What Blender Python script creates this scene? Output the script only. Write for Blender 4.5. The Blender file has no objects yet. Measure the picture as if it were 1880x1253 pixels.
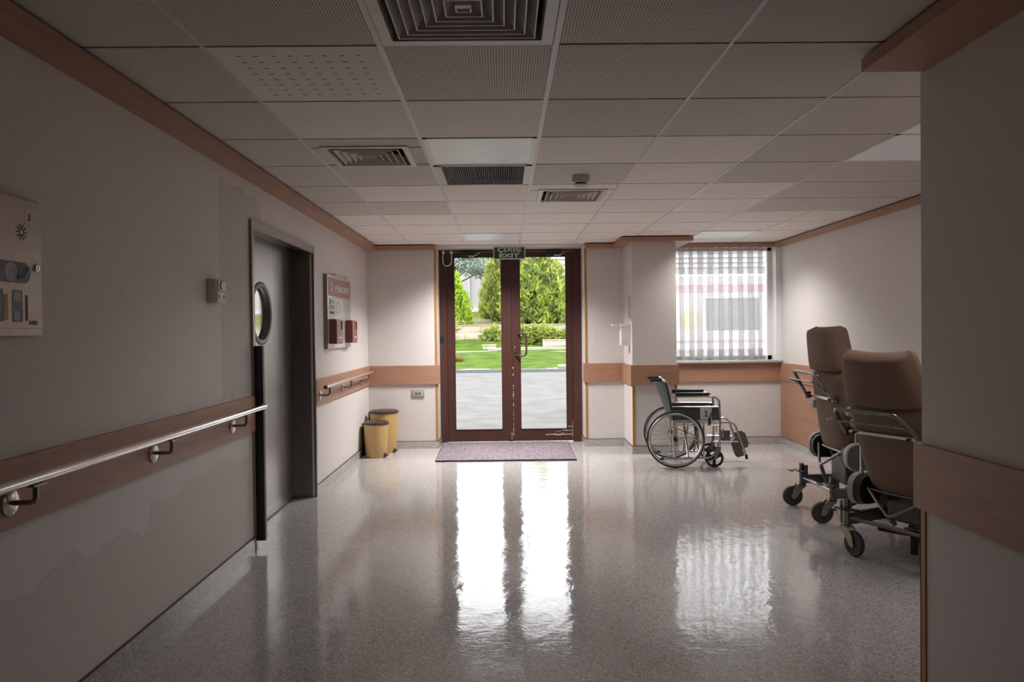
import bpy, bmesh, math, random
from mathutils import Vector, Matrix
R_ = random.Random(7)
PI = math.pi
SC = bpy.context.scene
COL = SC.collection

# ------------------------------------------------------------------ materials
def new_mat(name):
    m = bpy.data.materials.new(name); m.use_nodes = True
    nt = m.node_tree; nt.nodes.clear()
    out = nt.nodes.new('ShaderNodeOutputMaterial')
    return m, nt, out
def node(nt, typ, **kw):
    n = nt.nodes.new(typ)
    for k, v in kw.items():
        if k in n.inputs: n.inputs[k].default_value = v
        else: setattr(n, k, v)
    return n
def L(nt, a, b): nt.links.new(a, b)
def c4(c): return (c[0], c[1], c[2], 1)
def coords(nt, scale=None):
    tc = nt.nodes.new('ShaderNodeTexCoord')
    if scale is None: return tc.outputs['Object']
    mp = nt.nodes.new('ShaderNodeMapping'); mp.inputs['Scale'].default_value = scale
    L(nt, tc.outputs['Object'], mp.inputs['Vector']); return mp.outputs['Vector']
def mixc(nt, fac, a, b):
    m = nt.nodes.new('ShaderNodeMix'); m.data_type = 'RGBA'
    for i, v in ((0, fac), (6, a), (7, b)):
        if hasattr(v, 'links') or hasattr(v, 'is_linked'): L(nt, v, m.inputs[i])
        else: m.inputs[i].default_value = v if i == 0 else c4(v)
    return m.outputs[2]
def ramp(nt, src, p0, p1):
    r = nt.nodes.new('ShaderNodeMapRange'); r.inputs[1].default_value = p0; r.inputs[2].default_value = p1
    L(nt, src, r.inputs[0]); return r.outputs[0]
def math_(nt, op, a, b=None, c=None):
    m = nt.nodes.new('ShaderNodeMath'); m.operation = op
    for i, v in enumerate((a, b, c)):
        if v is None: continue
        if hasattr(v, 'is_linked'): L(nt, v, m.inputs[i])
        else: m.inputs[i].default_value = v
    return m.outputs[0]
def bump(nt, height, strength, dist, bsdf):
    b = nt.nodes.new('ShaderNodeBump'); b.inputs['Strength'].default_value = strength; b.inputs['Distance'].default_value = dist
    L(nt, height, b.inputs['Height']); L(nt, b.outputs['Normal'], bsdf.inputs['Normal']); return b
def simple(name, col, rough=.5, metal=0, var=.0, vscale=20, bmp=0, bscale=200, spec=.5, coat=0, stretch=None):
    m, nt, out = new_mat(name)
    b = node(nt, 'ShaderNodeBsdfPrincipled'); L(nt, b.outputs[0], out.inputs[0])
    b.inputs['Roughness'].default_value = rough; b.inputs['Metallic'].default_value = metal
    b.inputs['Specular IOR Level'].default_value = spec; b.inputs['Coat Weight'].default_value = coat
    b.inputs['Base Color'].default_value = c4(col)
    v = coords(nt, stretch)
    if var:
        n = node(nt, 'ShaderNodeTexNoise', Scale=vscale, Detail=4.0); L(nt, v, n.inputs['Vector'])
        f = ramp(nt, n.outputs[0], .3, .7)
        L(nt, mixc(nt, f, [x*(1-var) for x in col], [min(1, x*(1+var)) for x in col]), b.inputs['Base Color'])
    if bmp:
        n = node(nt, 'ShaderNodeTexNoise', Scale=bscale, Detail=2.0); L(nt, v, n.inputs['Vector'])
        bump(nt, n.outputs[0], bmp, .002, b)
    return m

WALLC = (.75, .70, .668)
def wall_mat(name, patch=False):
    m, nt, out = new_mat(name)
    b = node(nt, 'ShaderNodeBsdfPrincipled', Roughness=.62); L(nt, b.outputs[0], out.inputs[0])
    v = coords(nt)
    n1 = node(nt, 'ShaderNodeTexNoise', Scale=1.3, Detail=3.0); L(nt, v, n1.inputs['Vector'])
    n2 = node(nt, 'ShaderNodeTexNoise', Scale=190.0, Detail=2.0); L(nt, v, n2.inputs['Vector'])
    c = mixc(nt, ramp(nt, n1.outputs[0], .3, .7), [x*.96 for x in WALLC], WALLC)
    c = mixc(nt, ramp(nt, n2.outputs[0], .62, .38), [x*.80 for x in WALLC], c)
    if patch:   # repainted areas beside the lift and under the rail
        s = nt.nodes.new('ShaderNodeSeparateXYZ'); L(nt, v, s.inputs[0])
        n3 = node(nt, 'ShaderNodeTexNoise', Scale=9.0, Detail=3.0); L(nt, v, n3.inputs['Vector'])
        w = math_(nt, 'MULTIPLY', math_(nt, 'SUBTRACT', n3.outputs[0], .5), .10)
        y = math_(nt, 'ADD', s.outputs[1], math_(nt, 'MULTIPLY', w, .5)); z = math_(nt, 'ADD', s.outputs[2], w)
        f1 = math_(nt, 'MULTIPLY', math_(nt, 'GREATER_THAN', y, 4.27), math_(nt, 'GREATER_THAN', z, 1.02))
        f1 = math_(nt, 'MULTIPLY', f1, math_(nt, 'LESS_THAN', z, 2.30))
        f1 = math_(nt, 'MULTIPLY', f1, math_(nt, 'LESS_THAN', s.outputs[1], 5.0))
        c = mixc(nt, math_(nt, 'MULTIPLY', f1, .75), c, (.54, .50, .475))
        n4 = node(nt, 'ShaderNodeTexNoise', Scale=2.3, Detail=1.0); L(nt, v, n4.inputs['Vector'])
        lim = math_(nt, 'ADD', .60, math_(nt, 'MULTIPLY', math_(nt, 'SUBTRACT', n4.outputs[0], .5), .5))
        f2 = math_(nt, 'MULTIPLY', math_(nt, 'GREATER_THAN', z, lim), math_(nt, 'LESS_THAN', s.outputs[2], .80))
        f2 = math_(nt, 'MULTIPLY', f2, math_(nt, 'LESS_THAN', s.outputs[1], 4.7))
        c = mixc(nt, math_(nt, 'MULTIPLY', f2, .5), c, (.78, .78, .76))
    L(nt, c, b.inputs['Base Color'])
    bump(nt, n2.outputs[0], .28, .0025, b)
    return m

def wood_mat(name, col, along='y', rough=.42):
    m, nt, out = new_mat(name)
    b = node(nt, 'ShaderNodeBsdfPrincipled', Roughness=rough); L(nt, b.outputs[0], out.inputs[0])
    sc = {'y': (9, .7, 9), 'x': (.7, 9, 9), 'z': (9, 9, .7)}[along]
    v = coords(nt, sc)
    n = node(nt, 'ShaderNodeTexNoise', Scale=6.0, Detail=6.0, Distortion=.4); L(nt, v, n.inputs['Vector'])
    c = mixc(nt, ramp(nt, n.outputs[0], .3, .72), [x*.78 for x in col], [min(1, x*1.12) for x in col])
    n2 = node(nt, 'ShaderNodeTexNoise', Scale=260.0, Detail=2.0); L(nt, coords(nt), n2.inputs['Vector'])
    c = mixc(nt, ramp(nt, n2.outputs[0], .66, .4), [x*.8 for x in col], c)
    L(nt, c, b.inputs['Base Color']); bump(nt, n.outputs[0], .12, .001, b)
    return m

def terrazzo(name, gloss=True):
    m, nt, out = new_mat(name)
    b = node(nt, 'ShaderNodeBsdfPrincipled'); L(nt, b.outputs[0], out.inputs[0])
    v = coords(nt)
    base = (.455, .432, .415)
    vo = node(nt, 'ShaderNodeTexVoronoi', Scale=150.0); L(nt, v, vo.inputs['Vector'])
    sp = nt.nodes.new('ShaderNodeSeparateColor'); L(nt, vo.outputs['Color'], sp.inputs[0])
    c = mixc(nt, math_(nt, 'GREATER_THAN', sp.outputs[0], .86), base, (.25, .23, .215))
    c = mixc(nt, math_(nt, 'GREATER_THAN', sp.outputs[1], .80), c, (.64, .62, .60))
    vo2 = node(nt, 'ShaderNodeTexVoronoi', Scale=320.0); L(nt, v, vo2.inputs['Vector'])
    s2 = nt.nodes.new('ShaderNodeSeparateColor'); L(nt, vo2.outputs['Color'], s2.inputs[0])
    c = mixc(nt, math_(nt, 'GREATER_THAN', s2.outputs[0], .84), c, (.32, .295, .28))
    n1 = node(nt, 'ShaderNodeTexNoise', Scale=.9, Detail=3.0); L(nt, v, n1.inputs['Vector'])
    c = mixc(nt, math_(nt, 'MULTIPLY', ramp(nt, n1.outputs[0], .35, .7), .22), c, (.40, .37, .37))
    L(nt, c, b.inputs['Base Color'])
    b.inputs['IOR'].default_value = 1.56
    if gloss:
        # polish worn in patches, with buffing scratches
        n2 = node(nt, 'ShaderNodeTexNoise', Scale=2.2, Detail=5.0); L(nt, v, n2.inputs['Vector'])
        r = nt.nodes.new('ShaderNodeMapRange'); r.inputs[1].default_value = .3; r.inputs[2].default_value = .75
        r.inputs[3].default_value = .045; r.inputs[4].default_value = .12
        L(nt, n2.outputs[0], r.inputs[0]); L(nt, r.outputs[0], b.inputs['Roughness'])
        n3 = node(nt, 'ShaderNodeTexNoise', Scale=5.0, Detail=3.0, Distortion=.6); L(nt, coords(nt, (1.4, 1, 1)), n3.inputs['Vector'])
        n4 = node(nt, 'ShaderNodeTexNoise', Scale=30.0, Detail=2.0, Distortion=1.2); L(nt, coords(nt, (.5, 2.0, 1)), n4.inputs['Vector'])
        h = math_(nt, 'ADD', n3.outputs[0], math_(nt, 'MULTIPLY', n4.outputs[0], .17))
        bump(nt, h, .13, .014, b)
    else:
        b.inputs['Roughness'].default_value = .22
    return m

TILE, GX, GY = .641, -.437, 2.694       # ceiling grid module and origin
def ceil_mat(name, kind):
    m, nt, out = new_mat(name)
    b = node(nt, 'ShaderNodeBsdfPrincipled', Roughness=.7); L(nt, b.outputs[0], out.inputs[0])
    v = coords(nt)
    base = (.86, .795, .745) if kind != 'dots' else (.90, .84, .795)
    n = node(nt, 'ShaderNodeTexNoise', Scale=120.0, Detail=2.0); L(nt, v, n.inputs['Vector'])
    n1 = node(nt, 'ShaderNodeTexNoise', Scale=1.1, Detail=2.0); L(nt, v, n1.inputs['Vector'])
    c = mixc(nt, ramp(nt, n.outputs[0], .35, .65), [x*.93 for x in base], base)
    c = mixc(nt, math_(nt, 'MULTIPLY', ramp(nt, n1.outputs[0], .4, .7), .12), c, (.76, .71, .685))
    if kind:
        pitch, rad, dark = ((TILE/60, .31, (.16, .135, .12)) if kind == 'perf' else (TILE/10, .085, (.20, .17, .15)))
        s = nt.nodes.new('ShaderNodeSeparateXYZ'); L(nt, v, s.inputs[0])
        fx = math_(nt, 'SUBTRACT', math_(nt, 'FRACT', math_(nt, 'DIVIDE', math_(nt, 'SUBTRACT', s.outputs[0], GX-10*TILE), pitch)), .5)
        fy = math_(nt, 'SUBTRACT', math_(nt, 'FRACT', math_(nt, 'DIVIDE', math_(nt, 'SUBTRACT', s.outputs[1], GY-20*TILE), pitch)), .5)
        if kind == 'perf':
            d = math_(nt, 'SQRT', math_(nt, 'ADD', math_(nt, 'MULTIPLY', fx, fx), math_(nt, 'MULTIPLY', fy, fy)))
            f = math_(nt, 'LESS_THAN', d, rad)
        else:
            f = math_(nt, 'MULTIPLY', math_(nt, 'LESS_THAN', math_(nt, 'ABSOLUTE', fx), .15), math_(nt, 'LESS_THAN', math_(nt, 'ABSOLUTE', fy), .07))
            lim = 4.15*TILE/10
            for ax, g0 in ((0, GX-10*TILE), (1, GY-20*TILE)):   # no punching along the tile edge
                q = math_(nt, 'SUBTRACT', math_(nt, 'FRACT', math_(nt, 'DIVIDE', math_(nt, 'SUBTRACT', s.outputs[ax], g0), TILE)), .5)
                f = math_(nt, 'MULTIPLY', f, math_(nt, 'LESS_THAN', math_(nt, 'ABSOLUTE', q), .40))
        c = mixc(nt, f, c, dark)
    L(nt, c, b.inputs['Base Color'])
    bump(nt, n.outputs[0], .15, .001, b)
    return m

def glass_mat(name, tint=(1, 1, 1), refl=1.0):
    m, nt, out = new_mat(name)
    t = node(nt, 'ShaderNodeBsdfTransparent'); t.inputs[0].default_value = c4(tint)
    g = node(nt, 'ShaderNodeBsdfGlossy', Roughness=.01)
    fr = node(nt, 'ShaderNodeFresnel', IOR=1.45)
    mx = nt.nodes.new('ShaderNodeMixShader')
    L(nt, math_(nt, 'MULTIPLY', fr.outputs[0], refl), mx.inputs[0]); L(nt, t.outputs[0], mx.inputs[1]); L(nt, g.outputs[0], mx.inputs[2])
    L(nt, mx.outputs[0], out.inputs[0]); return m

def leaf_mat(name, c1, c2, scale=3.0):
    m, nt, out = new_mat(name)
    v = coords(nt)
    n = node(nt, 'ShaderNodeTexNoise', Scale=scale, Detail=3.0); L(nt, v, n.inputs['Vector'])
    c = mixc(nt, ramp(nt, n.outputs[0], .35, .65), c1, c2)
    d = node(nt, 'ShaderNodeBsdfDiffuse'); t = node(nt, 'ShaderNodeBsdfTranslucent')
    L(nt, c, d.inputs[0]); L(nt, c, t.inputs[0])
    mx = nt.nodes.new('ShaderNodeMixShader'); mx.inputs[0].default_value = .35
    L(nt, d.outputs[0], mx.inputs[1]); L(nt, t.outputs[0], mx.inputs[2]); L(nt, mx.outputs[0], out.inputs[0]); return m

def brushed(name, col, rough, stretch):
    m, nt, out = new_mat(name)
    b = node(nt, 'ShaderNodeBsdfPrincipled', Roughness=rough, Metallic=1.0); L(nt, b.outputs[0], out.inputs[0])
    n = node(nt, 'ShaderNodeTexNoise', Scale=40.0, Detail=3.0); L(nt, coords(nt, stretch), n.inputs['Vector'])
    L(nt, mixc(nt, ramp(nt, n.outputs[0], .3, .7), [x*.9 for x in col], col), b.inputs['Base Color'])
    r = nt.nodes.new('ShaderNodeMapRange'); r.inputs[3].default_value = rough*.8; r.inputs[4].default_value = rough*1.25
    L(nt, n.outputs[0], r.inputs[0]); L(nt, r.outputs[0], b.inputs['Roughness'])
    bump(nt, n.outputs[0], .05, .001, b)
    return m

def curtain_mat(name):
    m, nt, out = new_mat(name)
    d = node(nt, 'ShaderNodeBsdfDiffuse'); d.inputs[0].default_value = (.62, .62, .62, 1)
    t = node(nt, 'ShaderNodeBsdfTranslucent'); t.inputs[0].default_value = (.55, .55, .55, 1)
    tr = node(nt, 'ShaderNodeBsdfTransparent')
    a = nt.nodes.new('ShaderNodeMixShader'); a.inputs[0].default_value = .55
    L(nt, d.outputs[0], a.inputs[1]); L(nt, t.outputs[0], a.inputs[2])
    w = node(nt, 'ShaderNodeTexNoise', Scale=6.0, Detail=2.0); L(nt, coords(nt, (30, 30, .6)), w.inputs['Vector'])
    r = nt.nodes.new('ShaderNodeMapRange'); r.inputs[1].default_value = .3; r.inputs[2].default_value = .7
    r.inputs[3].default_value = .52; r.inputs[4].default_value = .60
    L(nt, w.outputs[0], r.inputs[0])
    bx = nt.nodes.new('ShaderNodeMixShader'); L(nt, r.outputs[0], bx.inputs[0])
    L(nt, a.outputs[0], bx.inputs[1]); L(nt, tr.outputs[0], bx.inputs[2]); L(nt, bx.outputs[0], out.inputs[0]); return m

M = {}
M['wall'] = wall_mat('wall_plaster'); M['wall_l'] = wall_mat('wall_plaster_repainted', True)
WOODC = (.44, .238, .152)
M['wood_x'] = wood_mat('wood_along_x', WOODC, 'x'); M['wood_y'] = wood_mat('wood_along_y', WOODC, 'y'); M['wood_z'] = wood_mat('wood_upright', WOODC, 'z')
M['bead'] = wood_mat('corner_bead_wood', (.50, .25, .07), 'z')
M['floor'] = terrazzo('terrazzo_floor'); M['base'] = terrazzo('terrazzo_skirting', False)
M['ceil'] = ceil_mat('ceiling_plain', None); M['perf'] = ceil_mat('ceiling_perforated', 'perf'); M['dots'] = ceil_mat('ceiling_punched', 'dots')
M['grid'] = simple('grid_metal', (.66, .63, .61), .35, .0, .05)
M['tee'] = simple('joint_shade_tee', (.13, .118, .11), .5)  # shade of the cross joints painted into the tees as a near-black colour
M['vent'] = simple('vent_paint', (.60, .545, .50), .33, 0, .06, 12)
M['dark'] = simple('dark_void', (.03, .028, .026), .8)
M['panel_lens'] = simple('prismatic_lens', (.80, .83, .83), .28, 0, .05, 8, .3, 400, .6)
_b = M['panel_lens'].node_tree.nodes['Principled BSDF']; _b.inputs['Emission Color'].default_value = (1, .99, .97, 1); _b.inputs['Emission Strength'].default_value = .035   # faint glow put in so the unlit lenses look brighter
M['white_paint'] = simple('white_enamel', (.82, .81, .79), .35)
M['door_wood'] = wood_mat('mahogany_stain', (.078, .030, .024), 'z', .38)
M['door_wood_x'] = wood_mat('mahogany_stain_x', (.078, .030, .024), 'x', .38)
M['glass'] = glass_mat('clear_glass'); M['glass_dark'] = simple('dark_glass', (.02, .022, .024), .28, 0, 0, spec=.4)
M['mirror_glass'] = simple('lift_window_glass', (.62, .65, .66), .05, .9)
M['steel'] = brushed('brushed_steel', (.46, .43, .41), .33, (1, 1, .05))
M['steel_dark'] = brushed('dark_steel_jamb', (.20, .185, .17), .42, (1, 1, .06))
M['steel_trim'] = brushed('steel_trim', (.30, .265, .24), .32, (1, .1, 1))
M['chrome'] = simple('chrome', (.60, .59, .58), .2, 1.0)
M['chrome_dull'] = simple('dull_chrome', (.25, .245, .24), .27, 1.0, .1, 30)
M['rail'] = simple('polished_rail', (.78, .76, .74), .13, 1.0)
M['bracket'] = simple('bracket_steel', (.30, .285, .27), .28, 1.0)
M['black'] = simple('black_plastic', (.018, .018, .018), .45, 0, .1)
M['rubber'] = simple('black_rubber', (.045, .044, .043), .65, 0, .15, 60)
M['vinyl'] = simple('grey_vinyl', (.085, .088, .088), .62, 0, .12, 14, .2, 300, .3)
M['vinyl_pale'] = simple('pale_grey_vinyl', (.15, .148, .143), .6, 0, .12, 14, .2, 300, .3)
M['vinyl_dark'] = simple('dark_vinyl', (.030, .031, .032), .4, 0, .1, 14)
M['uphol'] = simple('tan_upholstery', (.195, .122, .083), .72, 0, .10, 6, .35, 260)
M['shell'] = simple('pale_grey_shell', (.42, .42, .40), .45, 0, .06)
M['iron'] = simple('grey_powder_coat', (.13, .13, .13), .4, .3, .1)
M['castor_fork'] = simple('castor_plate', (.42, .36, .28), .35, .8, .1)
M['bin'] = simple('ochre_plastic', (.50, .335, .135), .42, 0, .04)
M['bin_lid'] = simple('brown_plastic', (.055, .025, .022), .4, 0, .1)
M['beige_metal'] = simple('beige_hammered_paint', (.56, .475, .40), .45, .25, .08, 90, .2, 220)
M['ivory'] = simple('ivory_plastic', (.66, .60, .54), .4)
M['brass'] = simple('brass', (.42, .30, .13), .35, 1.0, .15)
M['paper'] = simple('paper', (.78, .77, .75), .6)
M['acrylic'] = simple('white_acrylic', (.66, .67, .67), .2, 0, .02)
M['notice'] = simple('notice_red_brown', (.30, .095, .055), .35)
M['leaflet'] = simple('leaflet_red_brown', (.24, .07, .045), .35)
M['ink'] = simple('ink', (.03, .03, .035), .6)
M['yellow'] = simple('yellow_strip', (.45, .30, .04), .5)
M['sign_green'] = simple('sign_green', (.014, .055, .042), .4)
M['sign_pale'] = simple('sign_lettering', (.62, .66, .62), .5)
M['white_plastic'] = simple('white_plastic', (.80, .79, .77), .38)
M['grey_plastic'] = simple('grey_plastic', (.34, .32, .31), .4)
M['curtain'] = curtain_mat('sheer_curtain')
M['sill'] = simple('grey_stone_sill', (.42, .40, .385), .35, 0, .1, 30)
M['pvc'] = simple('white_window_frame', (.82, .82, .82), .35)
M['asphalt'] = simple('pale_asphalt', (.083, .082, .079), .9, 0, .18, 2.0, .3, 60, spec=.12)
M['lawn'] = simple('lawn_grass', (.040, .068, .008), .95, 0, .34, 1.6, .4, 40, spec=.05)
M['lawn_dry'] = simple('terrace_grass', (.075, .080, .022), .95, 0, .3, 1.4, spec=.05)
M['kerb'] = simple('kerb_stone', (.085, .088, .09), .8, 0, .08, 6)
M['limestone'] = simple('pale_limestone', (.34, .27, .21), .8, 0, .12, 2.5)
M['path'] = simple('pale_path_slab', (.24, .22, .195), .8, 0, .06, 5)
M['facade'] = simple('pale_facade', (.33, .31, .32), .8, 0, .05, .6)
M['facade_w'] = simple('white_slats', (.36, .35, .36), .7)
M['bark'] = simple('bark', (.09, .065, .05), .9, 0, .2, 20)
M['leaf_lime'] = leaf_mat('lime_shrub_leaves', (.17, .29, .03), (.32, .44, .05), 5)
M['leaf_thuja'] = leaf_mat('thuja_leaves', (.15, .19, .06), (.34, .39, .085), 2.2)
M['leaf_big'] = leaf_mat('cypress_leaves', (.12, .16, .060), (.38, .45, .085), 1.8)
M['leaf_pine'] = leaf_mat('pine_needles', (.19, .23, .20), (.31, .36, .29), .8)
M['leaf_juniper'] = leaf_mat('juniper_leaves', (.14, .18, .04), (.31, .36, .085), 3)
M['dry'] = leaf_mat('dry_tuft_blades', (.24, .13, .05), (.17, .16, .05), 4)
M['van_white'] = simple('van_paint', (.38, .38, .38), .25, 0, .0, coat=.5)
M['van_glass'] = simple('van_window_tint', (.10, .10, .105), .15)
M['van_red'] = simple('van_red', (.36, .20, .20), .4)
M['van_yellow'] = simple('van_yellow', (.38, .34, .19), .4)
M['mat'] = None
def mat_mat():
    m, nt, out = new_mat('entrance_mat_pile')
    b = node(nt, 'ShaderNodeBsdfPrincipled', Roughness=.95); L(nt, b.outputs[0], out.inputs[0])
    v = coords(nt)
    n = node(nt, 'ShaderNodeTexNoise', Scale=85.0, Detail=4.0); L(nt, v, n.inputs['Vector'])
    L(nt, mixc(nt, ramp(nt, n.outputs[0], .38, .62), (.055, .040, .050), (.29, .235, .265)), b.inputs['Base Color'])
    bump(nt, n.outputs[0], .8, .006, b); return m
M['mat'] = mat_mat()

# ------------------------------------------------------------------ mesh builder
def rotz(a): return Matrix.Rotation(a, 4, 'Z')
class MB:
    def __init__(s): s.v = []; s.f = []; s.mi = []; s.xf = Matrix.Identity(4); s.cur = 0
    def add(s, vs, fs):
        o = len(s.v); s.v += [tuple(s.xf @ Vector(p)) for p in vs]
        for f in fs: s.f.append(tuple(i+o for i in f)); s.mi.append(s.cur)
        return s
    def box(s, x0, x1, y0, y1, z0, z1, bev=0):
        x0, x1 = min(x0, x1), max(x0, x1); y0, y1 = min(y0, y1), max(y0, y1); z0, z1 = min(z0, z1), max(z0, z1)
        if bev:
            bm = bmesh.new(); bmesh.ops.create_cube(bm, size=1)
            for v in bm.verts: v.co = ((x0+x1)/2+v.co.x*(x1-x0), (y0+y1)/2+v.co.y*(y1-y0), (z0+z1)/2+v.co.z*(z1-z0))
            bmesh.ops.bevel(bm, geom=bm.edges[:], offset=bev, segments=3, profile=.5, affect='EDGES')
            bm.verts.index_update()
            r = s.add([v.co[:] for v in bm.verts], [[v.index for v in f.verts] for f in bm.faces]); bm.free(); return r
        vs = [(x, y, z) for x in (x0, x1) for y in (y0, y1) for z in (z0, z1)]
        return s.add(vs, [(0, 1, 3, 2), (4, 6, 7, 5), (0, 4, 5, 1), (2, 3, 7, 6), (0, 2, 6, 4), (1, 5, 7, 3)])
    def tube(s, pts, r, n=10, fillet=0, closed=False, cap=True):
        P = [Vector(p) for p in pts]
        if fillet and len(P) > 2:
            Q = [P[0]]
            for a, b, c in zip(P, P[1:], P[2:]):
                d1, d2 = (a-b), (c-b); l = min(fillet, d1.length*.49, d2.length*.49)
                p0, p2 = b+d1.normalized()*l, b+d2.normalized()*l
                for k in range(7):
                    t = k/6; Q.append(p0*(1-t)**2+b*2*t*(1-t)+p2*t*t)
            Q.append(P[-1]); P = Q
        vs, fs = [], []; N = len(P); up = None
        rr = r if isinstance(r, (list, tuple)) else None
        for i, p in enumerate(P):
            if closed: d = P[(i+1) % N]-P[i-1]
            else: d = P[min(i+1, N-1)]-P[max(i-1, 0)]
            d.normalize()
            if up is None:
                up = Vector((0, 0, 1)) if abs(d.z) < .9 else Vector((1, 0, 0))
            a = d.cross(up).normalized(); b = a.cross(d).normalized(); up = b
            q = rr[i] if rr else r
            vs += [tuple(p+a*(q*math.cos(2*PI*k/n))+b*(q*math.sin(2*PI*k/n))) for k in range(n)]
        for i in range(N if closed else N-1):
            j = (i+1) % N
            for k in range(n): fs.append((i*n+k, i*n+(k+1) % n, j*n+(k+1) % n, j*n+k))
        if cap and not closed: fs += [tuple(range(n))[::-1], tuple((N-1)*n+k for k in range(n))]
        return s.add(vs, fs)
    def cyl(s, a, b, r, n=20): return s.tube([a, b], r, n)
    def ring(s, c, axis, R, r, n=48, m=8, flat=1.0):
        ax = Vector(axis).normalized(); u = ax.orthogonal().normalized(); w = ax.cross(u); c = Vector(c)
        vs, fs = [], []
        for i in range(n):
            d = u*math.cos(2*PI*i/n)+w*math.sin(2*PI*i/n)
            for k in range(m):
                t = 2*PI*k/m; vs.append(tuple(c+d*(R+r*math.cos(t))+ax*(r*flat*math.sin(t))))
        for i in range(n):
            for k in range(m): fs.append((i*m+k, ((i+1) % n)*m+k, ((i+1) % n)*m+(k+1) % m, i*m+(k+1) % m))
        return s.add(vs, fs)
    def lathe(s, c, axis, prof, n=32):      # prof: (radius, height along axis)
        ax = Vector(axis).normalized(); u = ax.orthogonal().normalized(); w = ax.cross(u); c = Vector(c)
        vs, fs = [], []; m = len(prof)
        for i in range(n):
            d = u*math.cos(2*PI*i/n)+w*math.sin(2*PI*i/n)
            vs += [tuple(c+d*max(r, 1e-4)+ax*h) for r, h in prof]
        for i in range(n):
            for k in range(m-1): fs.append((i*m+k, ((i+1) % n)*m+k, ((i+1) % n)*m+k+1, i*m+k+1))
        return s.add(vs, fs)
    def prism(s, poly, z0, z1, plane='xy'):
        def pt(p, z): return {'xy': (p[0], p[1], z), 'xz': (p[0], z, p[1]), 'yz': (z, p[0], p[1])}[plane]
        n = len(poly); vs = [pt(p, z0) for p in poly]+[pt(p, z1) for p in poly]
        fs = [tuple(range(n))[::-1], tuple(range(n, 2*n))]+[(i, (i+1) % n, n+(i+1) % n, n+i) for i in range(n)]
        return s.add(vs, fs)
    def quad(s, a, b, c, d): return s.add([a, b, c, d], [(0, 1, 2, 3)])
    def pad(s, w, z0, z1, th, wing=0, n=18, m=16, px=6, py=6, belly=0):
        # cushion in the local xz plane, thin along y (back at -y); w(t) half width, t in -1..1 upwards
        vs, fs = [], []
        def row(sign):
            for j in range(m+1):
                t = -1+2*j/m; zz = z0+(z1-z0)*(t+1)/2
                for i in range(n+1):
                    q = -1+2*i/n
                    q = math.copysign(1-(1-abs(q))**1.5, q) if abs(q) < 1 else q
                    h = th/2*((1-abs(q)**px)*(1-abs(t)**py))**.4
                    vs.append((q*w(t), wing*abs(q)**2.5+sign*h-belly*(1-q*q)*(1-t*t), zz))
        row(-1); row(1); K = (n+1)*(m+1)
        for j in range(m):
            for i in range(n):
                a = j*(n+1)+i; b = a+1; c = a+n+2; d = a+n+1
                fs.append((a, b, c, d)); fs.append((K+a, K+d, K+c, K+b))
        return s.add(vs, fs)
    def build(s, name, mat, parent=None, sharp=35, loc=None, weld=False):
        me = bpy.data.meshes.new(name); me.from_pydata(s.v, [], s.f)
        for mm in (mat if isinstance(mat, (list, tuple)) else [mat]): me.materials.append(mm)
        if len(set(s.mi)) > 1: me.polygons.foreach_set('material_index', s.mi)
        bm = bmesh.new(); bm.from_mesh(me)
        if weld: bmesh.ops.remove_doubles(bm, verts=bm.verts[:], dist=1e-5)
        bmesh.ops.recalc_face_normals(bm, faces=bm.faces[:]); bm.to_mesh(me); bm.free()
        me.polygons.foreach_set('use_smooth', [True]*len(me.polygons)); me.set_sharp_from_angle(angle=math.radians(sharp))
        o = bpy.data.objects.new(name, me); COL.objects.link(o)
        if parent: o.parent = parent
        if loc: o.location = loc
        return o
def tag(o, label, cat, group=None, kind=None):
    o['label'] = label; o['category'] = cat
    if group: o['group'] = group
    if kind: o['kind'] = kind
    return o
def thing(name, label, cat, loc=(0, 0, 0), rz=0, group=None, kind=None):
    o = bpy.data.objects.new(name, None); COL.objects.link(o); o.location = loc; o.rotation_euler = (0, 0, rz); o.empty_display_size = .1
    return tag(o, label, cat, group, kind)
def struct(name, mb, mat, label, cat): return tag(mb.build(name, mat), label, cat, None, 'structure')
def text_mesh(name, body, mat, size, mtx, parent=None, ext=.0008, width=None, height=None, bold=0.0):
    cu = bpy.data.curves.new(name, 'FONT'); cu.body = body; cu.size = size; cu.extrude = ext; cu.offset = bold
    cu.align_x = 'CENTER'; cu.align_y = 'CENTER'; cu.resolution_u = 4
    t = bpy.data.objects.new(name, cu); COL.objects.link(t)
    bpy.context.view_layer.update()
    me = bpy.data.meshes.new_from_object(t.evaluated_get(bpy.context.evaluated_depsgraph_get()))
    bpy.data.objects.remove(t); bpy.data.curves.remove(cu)
    xs = [v.co.x for v in me.vertices]; ys = [v.co.y for v in me.vertices]
    sx = width/(max(xs)-min(xs)) if width else 1; sy = height/(max(ys)-min(ys)) if height else 1
    cx, cy = (max(xs)+min(xs))/2, (max(ys)+min(ys))/2
    for v in me.vertices: v.co = mtx @ Vector(((v.co.x-cx)*sx, (v.co.y-cy)*sy, v.co.z))
    me.name = name; me.materials.clear(); me.materials.append(mat)
    o = bpy.data.objects.new(name, me); COL.objects.link(o)
    if parent: o.parent = parent
    return o
def face_mtx(pos, right, up):   # text lying in the plane right/up, at pos
    r, u = Vector(right), Vector(up); n = r.cross(u)
    m = Matrix((r, u, n)).transposed().to_4x4(); m.translation = Vector(pos); return m

# ------------------------------------------------------------------ room shell
CZ = 2.445; YB, XL, XR = 8.87, -1.63, 3.36; YD = 9.33; XN, YN = 1.637, 2.865; YE = -4.0
struct('floor', MB().box(XL-.3, XR+.2, YE, 9.42, -.12, 0), M['floor'], 'polished speckled terrazzo floor of the hospital lobby', 'floor')

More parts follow.
